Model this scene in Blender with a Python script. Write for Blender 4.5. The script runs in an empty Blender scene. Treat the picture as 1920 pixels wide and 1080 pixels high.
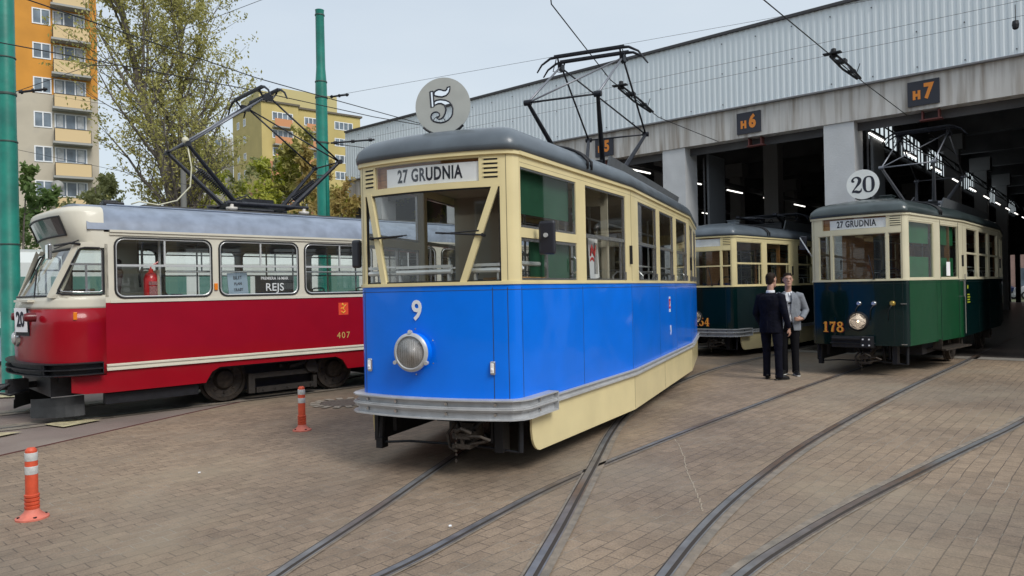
import bpy, bmesh, math, random
from mathutils import Vector, Matrix
from math import sin, cos, pi, radians as R, sqrt, atan2
random.seed(7)
scene = bpy.context.scene
col = scene.collection
# ------------------------------------------------------------------ camera, world, sun, exposure
EYE = 1.63
cam_d = bpy.data.cameras.new('camera'); cam = bpy.data.objects.new('camera', cam_d); col.objects.link(cam)
cam_d.sensor_width = 36.0; cam_d.lens = 1350 / 1920 * 36; cam_d.clip_end = 2000; cam_d.clip_start = 0.05
cam.matrix_world = (Matrix.Translation((0, 0, EYE)) @ Matrix.Rotation(R(90) + 2.8 / 1350, 4, 'X') @ Matrix.Rotation(-R(1.185), 4, 'Z'))
scene.camera = cam
SUN_EL, SUN_AZ = 45, 141          # azimuth clockwise from +Y: hazy sun behind the camera on the right
w = bpy.data.worlds.new("World"); scene.world = w; w.use_nodes = True
nt = w.node_tree; nt.nodes.clear()
out = nt.nodes.new('ShaderNodeOutputWorld'); bg = nt.nodes.new('ShaderNodeBackground')
sky = nt.nodes.new('ShaderNodeTexSky'); sky.sky_type = 'NISHITA'; sky.sun_disc = False
sky.sun_elevation = R(SUN_EL); sky.sun_rotation = R(SUN_AZ); sky.air_density = 1.2; sky.dust_density = 2.0
tc = nt.nodes.new('ShaderNodeTexCoord'); mp = nt.nodes.new('ShaderNodeMapping'); mp.inputs['Scale'].default_value = (1.2, 1.2, 3.5)
noi = nt.nodes.new('ShaderNodeTexNoise'); noi.inputs['Scale'].default_value = 1.6; noi.inputs['Detail'].default_value = 5
rmp = nt.nodes.new('ShaderNodeValToRGB'); rmp.color_ramp.elements[0].position = .25; rmp.color_ramp.elements[1].position = .8
rmp.color_ramp.elements[0].color = (.70, .70, .70, 1); rmp.color_ramp.elements[1].color = (.97, .97, .97, 1)
mix = nt.nodes.new('ShaderNodeMixRGB'); mix.inputs[2].default_value = (5.1, 5.65, 6.15, 1)
L = nt.links.new
L(tc.outputs['Generated'], mp.inputs[0]); L(mp.outputs[0], noi.inputs['Vector']); L(noi.outputs['Fac'], rmp.inputs[0])
L(rmp.outputs[0], mix.inputs[0]); L(sky.outputs[0], mix.inputs[1]); L(mix.outputs[0], bg.inputs[0])
bg.inputs['Strength'].default_value = 0.125; L(bg.outputs[0], out.inputs[0])
sd = bpy.data.lights.new('sun', 'SUN'); sun = bpy.data.objects.new('sun', sd); col.objects.link(sun)
sd.energy = 2.0; sd.angle = R(25); sd.color = (1, .96, .9)
sdir = Vector((sin(R(SUN_AZ)) * cos(R(SUN_EL)), cos(R(SUN_AZ)) * cos(R(SUN_EL)), sin(R(SUN_EL))))
sun.rotation_euler = sdir.to_track_quat('Z', 'Y').to_euler()
scene.view_settings.view_transform = 'Standard'; scene.view_settings.look = 'None'
scene.view_settings.exposure = 0.2; scene.view_settings.gamma = 1

# ------------------------------------------------------------------ materials
MATS = {}
def mat(name, c, rough=.5, metal=0, coat=0, var=0, vs=6, bump=0, bs=60, emit=None, es=0, c2=None, cs=3, cr=(.4, .65), stretch=None):
    if name in MATS: return MATS[name]
    m = bpy.data.materials.new(name); m.use_nodes = True; t = m.node_tree; b = t.nodes['Principled BSDF']
    b.inputs['Base Color'].default_value = (*c, 1); b.inputs['Roughness'].default_value = rough; b.inputs['Metallic'].default_value = metal
    b.inputs['Coat Weight'].default_value = coat; b.inputs['Coat Roughness'].default_value = .06
    if emit: b.inputs['Emission Color'].default_value = (*emit, 1); b.inputs['Emission Strength'].default_value = es
    tcn = t.nodes.new('ShaderNodeTexCoord'); vec = tcn.outputs['Object']
    if stretch:
        mpn = t.nodes.new('ShaderNodeMapping'); mpn.inputs['Scale'].default_value = stretch; t.links.new(vec, mpn.inputs[0]); vec = mpn.outputs[0]
    last = None
    if c2:
        n = t.nodes.new('ShaderNodeTexNoise'); n.inputs['Scale'].default_value = cs; n.inputs['Detail'].default_value = 6; t.links.new(vec, n.inputs['Vector'])
        r = t.nodes.new('ShaderNodeValToRGB'); r.color_ramp.elements[0].position = cr[0]; r.color_ramp.elements[1].position = cr[1]
        r.color_ramp.elements[0].color = (*c, 1); r.color_ramp.elements[1].color = (*c2, 1); t.links.new(n.outputs['Fac'], r.inputs[0]); last = r.outputs[0]
    if var:
        n = t.nodes.new('ShaderNodeTexNoise'); n.inputs['Scale'].default_value = vs; n.inputs['Detail'].default_value = 4; t.links.new(vec, n.inputs['Vector'])
        mr = t.nodes.new('ShaderNodeMapRange'); mr.inputs['From Min'].default_value = .3; mr.inputs['From Max'].default_value = .7
        mr.inputs['To Min'].default_value = 1 - var; mr.inputs['To Max'].default_value = 1 + var; t.links.new(n.outputs['Fac'], mr.inputs['Value'])
        mx = t.nodes.new('ShaderNodeMixRGB'); mx.blend_type = 'MULTIPLY'; mx.inputs[0].default_value = 1; mx.inputs[1].default_value = (*c, 1)
        if last: t.links.new(last, mx.inputs[1])
        t.links.new(mr.outputs[0], mx.inputs[2]); last = mx.outputs[0]
    if last: t.links.new(last, b.inputs['Base Color'])
    if bump:
        n = t.nodes.new('ShaderNodeTexNoise'); n.inputs['Scale'].default_value = bs; n.inputs['Detail'].default_value = 4; t.links.new(vec, n.inputs['Vector'])
        bn = t.nodes.new('ShaderNodeBump'); bn.inputs['Strength'].default_value = bump; bn.inputs['Distance'].default_value = .02
        t.links.new(n.outputs['Fac'], bn.inputs['Height']); t.links.new(bn.outputs[0], b.inputs['Normal'])
    MATS[name] = m; return m

def glass(name, tint=(.82, .86, .85), rough=.02, ior=1.5):
    m = bpy.data.materials.new(name); m.use_nodes = True; t = m.node_tree; t.nodes.clear()
    o = t.nodes.new('ShaderNodeOutputMaterial'); mx = t.nodes.new('ShaderNodeMixShader'); fr = t.nodes.new('ShaderNodeLayerWeight'); fr.inputs['Blend'].default_value = .5
    tr = t.nodes.new('ShaderNodeBsdfTransparent'); tr.inputs[0].default_value = (*tint, 1); gl = t.nodes.new('ShaderNodeBsdfGlossy'); gl.inputs['Roughness'].default_value = rough
    pw = t.nodes.new('ShaderNodeMath'); pw.operation = 'POWER'; pw.inputs[1].default_value = 4.0; t.links.new(fr.outputs['Facing'], pw.inputs[0])   # Schlick curve, the same from both faces
    mu = t.nodes.new('ShaderNodeMath'); mu.operation = 'MULTIPLY_ADD'; mu.inputs[1].default_value = .85; mu.inputs[2].default_value = .085; mu.use_clamp = True; t.links.new(pw.outputs[0], mu.inputs[0])
    t.links.new(mu.outputs[0], mx.inputs[0]); t.links.new(tr.outputs[0], mx.inputs[1]); t.links.new(gl.outputs[0], mx.inputs[2]); t.links.new(mx.outputs[0], o.inputs[0])
    MATS[name] = m; return m

def paint(name, c, rough=.28, coat=.35, var=.06):  # slightly wavy hand painted sheet metal
    if name in MATS: return MATS[name]
    m = mat(name, c, rough, 0, coat, var=var, vs=2.5)
    t = m.node_tree; b = t.nodes['Principled BSDF']; b.inputs['Specular IOR Level'].default_value = .22; n = t.nodes.new('ShaderNodeTexNoise'); n.inputs['Scale'].default_value = 2.2; n.inputs['Detail'].default_value = 1
    tcn = t.nodes.new('ShaderNodeTexCoord'); t.links.new(tcn.outputs['Object'], n.inputs['Vector'])
    bn = t.nodes.new('ShaderNodeBump'); bn.inputs['Strength'].default_value = .25; bn.inputs['Distance'].default_value = .03
    t.links.new(n.outputs['Fac'], bn.inputs['Height']); t.links.new(bn.outputs[0], b.inputs['Normal']); t.links.new(bn.outputs[0], b.inputs['Coat Normal'])
    return m

BLUE = paint('blue_paint', (.0, .178, .87), .3)
CREAM = paint('cream_paint', (.74, .64, .36), .35, .4)
CREAM2 = paint('pale_cream_paint', (.66, .62, .45), .35, .4)
RED = paint('red_paint', (.30, .003, .012), .32, .35)
WHITE = paint('white_cream_paint', (.66, .63, .53), .4, .3)
TEAL = paint('dark_green_paint', (.001, .013, .014), .25)
GREEN_REFL = paint('green_paint_with_reflection', (.003, .06, .02), .3, .1)  # lighter green has a neighbouring tram's reflection put into the colour
ROOF = mat('grey_roof', (.085, .105, .125), .38, 0, .2, var=.2, vs=3)
ROOFG = mat('green_grey_roof', (.035, .05, .052), .3, 0, .4, var=.25, vs=3)
ROOFR = mat('blue_grey_roof', (.24, .285, .37), .45, 0, .1, var=.12, vs=3, c2=(.19, .225, .29), cs=5)
SILV = mat('silver_paint', (.47, .485, .50), .4, .12, .1, var=.12, vs=9)
STEEL = mat('bright_steel', (.55, .56, .57), .25, .9)
DARK = mat('black_metal', (.012, .013, .017), .5, .2, var=.3, vs=12, bump=.2)
RUBBER = mat('black_rubber', (.012, .012, .014), .6)
GREASED = mat('oily_black_iron', (.028, .024, .021), .7, .2, var=.3, vs=12)
GREASE = mat('greasy_iron', (.034, .028, .024), .65, .3, var=.4, vs=15, bump=.3, c2=(.055, .043, .033), cs=9)
PANTO = mat('pantograph_steel', (.025, .027, .035), .42, .5, var=.3, vs=20)
PANTOG = mat('pantograph_grey_tube', (.22, .23, .26), .4, .5)
SEAM = mat('seam_shadow_gap', (.02, .04, .09), .6)
SEAMC = mat('cream_panel_gap', (.25, .21, .12), .6)
GL = glass('window_glass', (.93, .95, .94))
GLD = glass('dark_window_glass', (.85, .9, .87), .02, 1.5)
GLH = mat('house_window_glass', (.16, .2, .24), .08, 0, 0, var=.5, vs=.9)
CURT = mat('net_curtain', (.5, .52, .53), .8, var=.25, vs=3)
SIGNW = mat('white_blind_cloth', (.93, .93, .96), .6, var=.06)
BLACK = mat('black_lettering', (.012, .015, .03), .6)
ORANGE = mat('orange_lettering', (.72, .24, .03), .6)
MAROON = mat('maroon_shading', (.25, .02, .015), .5)
WHT = mat('white_enamel', (.78, .80, .82), .4)
LENS = mat('headlamp_reflector', (.92, .92, .92), .3, .0, .5, var=.2, vs=30, stretch=(1, 1, .2))
GLASSW = mat('lamp_glass', (.55, .56, .56), .08, .2, .8)
WOOD = mat('brown_wood', (.36, .16, .055), .5, 0, .2, var=.3, vs=8, stretch=(1, 1, 8))
INT = mat('interior_cream_panel', (.42, .38, .29), .6)
INTD = mat('interior_dark_panel', (.05, .045, .04), .7)
SEATM = mat('seat_leather', (.05, .03, .025), .5)
CHROME = mat('white_tube', (.6, .62, .62), .3, .3)
CONC = mat('concrete', (.36, .35, .34), .85, var=.12, vs=3, bump=.3, bs=30)
POLEG = mat('green_pole_paint', (.004, .21, .155), .42, 0, .2, var=.15, vs=4, c2=(.003, .15, .115), cs=2.5, bump=.15, bs=10)
BARK = mat('bark', (.09, .075, .06), .9, var=.4, vs=5, bump=.8, bs=12, c2=(.17, .15, .13), cs=4)
INSUL = mat('porcelain_insulator', (.6, .57, .52), .3)
HOSE = mat('cream_hose', (.62, .60, .45), .5)
AMBER = mat('amber_lens', (.8, .22, .01), .25, 0, .5)
for _n in ():
    pass
SHADEGREY = mat('mirror_housing', (.015, .016, .025), .4, 0, .3)

# ------------------------------------------------------------------ mesh helpers
class MB:
    def __init__(s): s.v = []; s.f = []; s.m = []; s.cur = 0; s.M = None
    def add(s, vs, fs):
        n = len(s.v)
        if s.M is not None: vs = [tuple(s.M @ Vector(p)) for p in vs]
        s.v += vs; s.f += [tuple(i + n for i in f) for f in fs]; s.m += [s.cur] * len(fs); return s
    def box(s, c, d, rz=0, rx=0, ry=0):
        x, y, z = d[0] / 2, d[1] / 2, d[2] / 2
        P = [(-x, -y, -z), (x, -y, -z), (x, y, -z), (-x, y, -z), (-x, -y, z), (x, -y, z), (x, y, z), (-x, y, z)]
        if rz or rx or ry:
            m = Matrix.Rotation(rz, 3, 'Z') @ Matrix.Rotation(ry, 3, 'Y') @ Matrix.Rotation(rx, 3, 'X'); P = [tuple(m @ Vector(p)) for p in P]
        return s.add([(p[0] + c[0], p[1] + c[1], p[2] + c[2]) for p in P], [(0, 3, 2, 1), (4, 5, 6, 7), (0, 1, 5, 4), (1, 2, 6, 5), (2, 3, 7, 6), (3, 0, 4, 7)])
    def b2(s, x0, x1, y0, y1, z0, z1): return s.box(((x0 + x1) / 2, (y0 + y1) / 2, (z0 + z1) / 2), (abs(x1 - x0), abs(y1 - y0), abs(z1 - z0)))
    def tube(s, pts, r, n=8, caps=True, sy=1.0):
        pts = [Vector(p) for p in pts]; k = len(pts); rr = r if isinstance(r, (list, tuple)) else [r] * k
        vs = []; fs = []; up = Vector((0, 0, 1)); pu = None
        for i, p in enumerate(pts):
            d = (pts[min(i + 1, k - 1)] - pts[max(i - 1, 0)])
            if d.length < 1e-9: d = Vector((0, 0, 1))
            d.normalize()
            if pu is None:
                a = d.cross(Vector((0, 0, 1)) if abs(d.z) < .9 else Vector((1, 0, 0))).normalized()
            else:
                a = (pu - d * pu.dot(d)); a = a.normalized() if a.length > 1e-6 else d.orthogonal().normalized()
            pu = a; b = d.cross(a).normalized()
            ra = rr[i] if not isinstance(rr[i], tuple) else rr[i][0]; rb = rr[i] if not isinstance(rr[i], tuple) else rr[i][1]
            for j in range(n):
                t = 2 * pi * j / n; q = p + a * cos(t) * ra + b * sin(t) * rb; vs.append(tuple(q))
        for i in range(k - 1):
            for j in range(n): fs.append((i * n + j, i * n + (j + 1) % n, (i + 1) * n + (j + 1) % n, (i + 1) * n + j))
        if caps: fs.append(tuple(range(n))[::-1]); fs.append(tuple((k - 1) * n + j for j in range(n)))
        return s.add(vs, fs)
    def loft(s, rings, caps=True):  # rings: lists of equal length closed loops
        n = len(rings[0]); vs = [p for r in rings for p in r]; fs = []
        for i in range(len(rings) - 1):
            for j in range(n): fs.append((i * n + j, i * n + (j + 1) % n, (i + 1) * n + (j + 1) % n, (i + 1) * n + j))
        if caps: fs.append(tuple(range(n))[::-1]); fs.append(tuple((len(rings) - 1) * n + j for j in range(n)))
        return s.add(vs, fs)
    def lathe(s, prof, c=(0, 0, 0), axis='Z', n=24):
        vs = []; fs = []
        for (r, h) in prof:
            for j in range(n):
                t = 2 * pi * j / n; a, b = r * cos(t), r * sin(t)
                q = (a, b, h) if axis == 'Z' else ((a, h, b) if axis == 'Y' else (h, a, b))
                vs.append((q[0] + c[0], q[1] + c[1], q[2] + c[2]))
        for i in range(len(prof) - 1):
            for j in range(n): fs.append((i * n + j, i * n + (j + 1) % n, (i + 1) * n + (j + 1) % n, (i + 1) * n + j))
        if prof[0][0] > 1e-5: fs.append(tuple(range(n))[::-1])
        if prof[-1][0] > 1e-5: fs.append(tuple((len(prof) - 1) * n + j for j in range(n)))
        return s.add(vs, fs)
    def prism(s, poly, f, th):  # poly 2D -> f(u,v,d) with d=0 and d=th
        n = len(poly); vs = [f(u, v, 0) for u, v in poly] + [f(u, v, th) for u, v in poly]
        return s.add(vs, [tuple(range(n)), tuple(range(n, 2 * n))[::-1]] + [(i, (i + 1) % n, n + (i + 1) % n, n + i) for i in range(n)])
    def build(s, name, mats, parent=None, smooth=False, loc=None):
        me = bpy.data.meshes.new(name); me.from_pydata(s.v, [], s.f)
        if not isinstance(mats, (list, tuple)): mats = [mats]
        for m in mats: me.materials.append(m)
        if len(mats) > 1: me.polygons.foreach_set('material_index', s.m)
        if smooth:
            me.polygons.foreach_set('use_smooth', [True] * len(me.polygons))
            if smooth is not True: me.set_sharp_from_angle(angle=R(smooth))
        me.validate(); me.update()
        o = bpy.data.objects.new(name, me); col.objects.link(o)
        if parent: o.parent = parent
        if loc: o.location = loc
        return o
def tag(o, label=None, cat=None, group=None, kind=None):
    if label: o['label'] = label
    if cat: o['category'] = cat
    if group: o['group'] = group
    if kind: o['kind'] = kind
    return o
def empty(name, loc, rz=0, label=None, cat=None, group=None):
    o = bpy.data.objects.new(name, None); col.objects.link(o); o.location = loc; o.rotation_euler = (0, 0, rz); o.empty_display_size = .2
    return tag(o, label, cat, group)
def bev(o, w=.01, seg=2):
    m = o.modifiers.new('b', 'BEVEL'); m.width = w; m.segments = seg; m.limit_method = 'ANGLE'; m.angle_limit = R(40); return o
def copy_tree(o, parent=None):
    c = o.copy(); col.objects.link(c)
    if parent: c.parent = parent
    for ch in list(o.children): copy_tree(ch, c)
    return c

def text_obj(name, txt, size, m, parent, loc, rot, sx=1.0, off=0.0, depth=.004, align='CENTER', sp=1.0):
    cu = bpy.data.curves.new('tmp', 'FONT'); cu.body = txt; cu.size = size; cu.offset = off; cu.extrude = depth / 2; cu.align_x = align; cu.align_y = 'CENTER'; cu.space_character = sp; cu.resolution_u = 3
    to = bpy.data.objects.new('tmp', cu); col.objects.link(to)
    dg = bpy.context.evaluated_depsgraph_get(); me = bpy.data.meshes.new_from_object(to.evaluated_get(dg)); bpy.data.objects.remove(to)
    me.name = name; me.materials.clear(); me.materials.append(m)
    for v in me.vertices: v.co.x *= sx
    o = bpy.data.objects.new(name, me); col.objects.link(o); o.parent = parent; o.location = loc; o.rotation_euler = rot; return o

# path helpers (plan-view polylines, outward side is to the right of travel) ----------
class Path:
    def __init__(s, pts, s0=0.0):
        s.p = [Vector(p) for p in pts]; s.s = [s0]
        for i in range(1, len(s.p)): s.s.append(s.s[-1] + (s.p[i] - s.p[i - 1]).length)
        s.n = []
        for i in range(len(s.p)):
            ns = []
            if i > 0: d = (s.p[i] - s.p[i - 1]).normalized(); ns.append(Vector((d.y, -d.x)))
            if i < len(s.p) - 1: d = (s.p[i + 1] - s.p[i]).normalized(); ns.append(Vector((d.y, -d.x)))
            q = sum(ns, Vector((0, 0))); q.normalize(); k = max(.4, q.dot(ns[0])); s.n.append(q / k)
    def at(s, t, off=0):
        S = s.s; t = min(max(t, S[0]), S[-1])
        for i in range(len(S) - 1):
            if t <= S[i + 1] + 1e-9: break
        k = (t - S[i]) / max(1e-9, S[i + 1] - S[i])
        q = s.p[i].lerp(s.p[i + 1], k) + (s.n[i].lerp(s.n[i + 1], k)) * off
        return q.x, q.y
    def cuts(s, a, b): return [a] + [t for t in s.s if a + 1e-4 < t < b - 1e-4] + [b]

def wall(mb, P, z0, z1, holes=(), th=.04, a=None, b=None, off=0):
    a = P.s[0] if a is None else a; b = P.s[-1] if b is None else b
    S = set(P.cuts(a, b)); Z = {z0, z1}
    for h in holes:
        S |= {min(max(h[0], a), b), min(max(h[1], a), b)}; Z |= {min(max(h[2], z0), z1), min(max(h[3], z0), z1)}
    S = sorted(S); Z = sorted(Z); ns, nz = len(S), len(Z)
    outp = [P.at(t, off) for t in S]; inn = [P.at(t, off - th) for t in S]
    vs = [(outp[i][0], outp[i][1], Z[j]) for i in range(ns) for j in range(nz)] + [(inn[i][0], inn[i][1], Z[j]) for i in range(ns) for j in range(nz)]
    N = ns * nz; idx = lambda i, j: i * nz + j
    def solid(i, j):
        if i < 0 or j < 0 or i >= ns - 1 or j >= nz - 1: return False
        sc, zc = (S[i] + S[i + 1]) / 2, (Z[j] + Z[j + 1]) / 2
        return not any(h[0] < sc < h[1] and h[2] < zc < h[3] for h in holes)
    fs = []
    for i in range(ns - 1):
        for j in range(nz - 1):
            if not solid(i, j): continue
            A, B, C, D = idx(i, j), idx(i + 1, j), idx(i + 1, j + 1), idx(i, j + 1)
            fs.append((A, B, C, D)); fs.append((A + N, D + N, C + N, B + N))
            if not solid(i - 1, j): fs.append((A, D, D + N, A + N))
            if not solid(i + 1, j): fs.append((B, B + N, C + N, C))
            if not solid(i, j - 1): fs.append((A, A + N, B + N, B))
            if not solid(i, j + 1): fs.append((D, C, C + N, D + N))
    mb.add(vs, fs)
    for h in holes:   # rounded corners
        if len(h) > 4 and h[4] > 0:
            r = h[4]
            for (cs, cz, sx, sz) in ((h[0], h[2], 1, 1), (h[1], h[2], -1, 1), (h[1], h[3], -1, -1), (h[0], h[3], 1, -1)):
                poly = [(cs, cz)]
                for k in range(7):
                    t = pi / 2 * k / 6; poly.append((cs + sx * r * (1 - sin(t)), cz + sz * r * (1 - cos(t))))
                poly = [poly[0]] + poly[1:]
                mb.prism(poly, lambda u, v, d: (*P.at(u, off - d), v), th)
def band(mb, P, a, b, z0, z1, o0, o1):
    S = P.cuts(a, b); rings = []
    for t in S:
        i, o = P.at(t, o0), P.at(t, o1); rings.append([(i[0], i[1], z0), (o[0], o[1], z0), (o[0], o[1], z1), (i[0], i[1], z1)])
    mb.loft(rings)
def strip2(mb, P, A, B, wd, o0, o1, n=6):
    rings = []
    for k in range(n + 1):
        t = k / n; s_, z_ = A[0] + (B[0] - A[0]) * t, A[1] + (B[1] - A[1]) * t
        l, r = s_ - wd / 2, s_ + wd / 2
        rings.append([(*P.at(l, o0), z_), (*P.at(r, o0), z_), (*P.at(r, o1), z_), (*P.at(l, o1), z_)])
    mb.loft(rings)
def pane(mb, P, a, b, z0, z1, off=-.02, top=None):
    S = P.cuts(a, b); vs = []; fs = []
    for t in S:
        q = P.at(t, off); vs += [(q[0], q[1], z0), (q[0], q[1], z1)]
    for i in range(len(S) - 1): fs.append((2 * i, 2 * i + 2, 2 * i + 3, 2 * i + 1))
    mb.add(vs, fs)

# lettering drawn as variable-width strokes ----------
def stroke(mb, pts, ws, d0, d1, f, closed=False, sm=2):
    P = [Vector(p) for p in pts]; W = list(ws)
    for _ in range(sm):
        Q = []; X = []; n = len(P)
        for i in range(n if closed else n - 1):
            a, b = P[i], P[(i + 1) % n]; wa, wb = W[i], W[(i + 1) % n]
            if not closed and i == 0: Q.append(a); X.append(wa)
            else: Q.append(a * .75 + b * .25); X.append(wa * .75 + wb * .25)
            if not closed and i == n - 2: Q.append(b); X.append(wb)
            else: Q.append(a * .25 + b * .75); X.append(wa * .25 + wb * .75)
        P, W = Q, X
    n = len(P); rings = []
    for i in range(n + (1 if closed else 0)):
        i0 = i % n; a = P[(i0 - 1) % n] if (closed or i0 > 0) else P[i0]; b = P[(i0 + 1) % n] if (closed or i0 < n - 1) else P[i0]
        d = (b - a).normalized(); nn = Vector((-d.y, d.x)) * W[i0] / 2; p = P[i0]; l, r = p + nn, p - nn
        rings.append([f(l.x, l.y, d0), f(r.x, r.y, d0), f(r.x, r.y, d1), f(l.x, l.y, d1)])
    mb.loft(rings)
GLY = {
 '0': [([(.3, .97), (.5, .88), (.55, .5), (.5, .12), (.3, .03), (.1, .12), (.05, .5), (.1, .88)], [.05, .12, .2, .12, .05, .12, .2, .12], 1)],
 '2': [([(.2, .72), (.1, .7), (.08, .82), (.2, .95), (.36, .96), (.5, .82), (.46, .62), (.28, .38), (.08, .12)], [.06, .14, .12, .06, .1, .2, .18, .08, .05], 0), ([(.06, .09), (.25, .13), (.42, .06), (.55, .12), (.57, .28)], [.08, .16, .16, .1, .03], 0)],
 '1': [([(.32, .97), (.32, .03)], [.2, .2], 0), ([(.1, .035), (.54, .035)], [.07, .07], 0), ([(.3, .9), (.1, .8)], [.1, .05], 0)],
 '7': [([(.06, .9), (.3, .88), (.56, .92)], [.12, .17, .13], 0), ([(.07, .98), (.07, .68)], [.06, .05], 0), ([(.52, .9), (.36, .6), (.28, .3), (.26, .03)], [.08, .16, .2, .22], 0)],
 '8': [([(.3, .96), (.48, .86), (.47, .66), (.3, .55), (.13, .66), (.12, .86)], [.07, .15, .14, .08, .14, .15], 1), ([(.3, .53), (.52, .42), (.54, .16), (.3, .04), (.06, .16), (.08, .42)], [.07, .16, .18, .08, .18, .16], 1)],
 '5': [([(.12, .9), (.3, .87), (.52, .93)], [.14, .16, .1], 0), ([(.12, .96), (.11, .5)], [.07, .07], 0), ([(.1, .5), (.22, .6), (.42, .58), (.53, .34), (.42, .08), (.22, .03), (.07, .14), (.12, .26)], [.05, .07, .14, .2, .12, .06, .12, .12], 0)],
 '4': [([(.38, .97), (.05, .32)], [.06, .08], 0), ([(.03, .29), (.58, .29)], [.09, .09], 0), ([(.4, .97), (.4, .03)], [.17, .17], 0), ([(.25, .035), (.55, .035)], [.07, .07], 0)]}
def glyphs(mb, txt, x0, z0, h, f, adv=.66, sx=1.0, d=.003):
    k = 0
    for ch in txt:
        for (pts, ws, cl) in GLY[ch]:
            k += 1; e = d + .0005 * k; q = [((p[0] * h * sx + x0), (p[1] * h + z0)) for p in pts]
            stroke(mb, q, [w_ * h for w_ in ws], 0, e, f, bool(cl))
        x0 += adv * h * sx
exec_parts = None
# ------------------------------------------------------------------ two-axle tram (front centre at the local origin, body towards +y)
HF, HM, YB, YE, LEN = .80, 1.10, 2.95, 7.10, 9.9
def mir(pts): return [(-x, y) for x, y in reversed(pts)]
def half_front():
    b = [(x, .12 * (x / .8) ** 2) for x in (0, .15, .3, .45, .58, .68)]
    return b + [(.735, .105), (.775, .14), (.80, .2)]
FRONT = Path([(-x, y) for x, y in reversed(half_front()[1:])] + half_front()); _h = FRONT.s[-1] / 2; FRONT = Path([tuple(p) for p in FRONT.p], -_h)
RSIDE = Path([(HF, .2), (HM, YB), (HM, YE), (HF, LEN - .2)])
LSIDE = Path([(-HF, LEN - .2), (-HM, YE), (-HM, YB), (-HF, .2)])
REAR = Path([(-x, LEN - y) for x, y in [tuple(p) for p in FRONT.p]], -_h)
SEG = sqrt((HM - HF) ** 2 + (YB - .2) ** 2); SM = SEG + (YE - YB); ST = RSIDE.s[-1]
WA = [(.03, 1.19), (1.42, 2.58)]
WB = [(SEG + a, SEG + b) for a, b in ((.36, 1.46), (1.66, 2.70), (2.92, 3.92))]
WINS = WA + WB + [(ST - b, ST - a) for a, b in WA[::-1]]
def outline(hw=0):
    return [tuple(p) for p in FRONT.p] + [(HM, YB), (HM, YE)] + [tuple(p) for p in REAR.p] + [(-HM, YE), (-HM, YB)]
def roof_mesh(z0, crown, ov=.03):
    O = outline(); rings = []
    prof = [(-ov, 0), (-ov - .005, .05), (-ov + .015, .11), (.03, .16), (.09, .205), (.17, .24), (.3, .275), (.5, .315), (.72, crown)]
    for ins, dz in prof:
        r = []
        for x, y in O:
            k = 1 - ins / HM; yy = LEN / 2 + (y - LEN / 2) * (LEN / 2 - ins * (1.15 if ins > 0 else 1)) / (LEN / 2); r.append((x * k, yy, z0 + dz))
        rings.append(r)
    m = MB(); m.loft(rings); return m

def wheel_mb(r=.36, w_=.11, n=40):
    m = MB(); m.cur = 0
    m.lathe([(r + .03, 0), (r + .03, .025), (r, .03), (r - .005, w_), (r - .05, w_ + .005), (r - .06, w_ - .03), (.16, w_ - .045), (.13, w_ + .01), (.1, w_ + .02), (.0, w_ + .02)], axis='X', n=n)
    for k in range(8):
        t = 2 * pi * k / 8; m.lathe([(.022, w_ - .05), (.022, w_ - .02), (0, w_ - .02)], (0, cos(t) * r * .6, sin(t) * r * .6), 'X', 6)
    return m
def flip_x(o): o.rotation_euler.z = pi; return o

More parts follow.
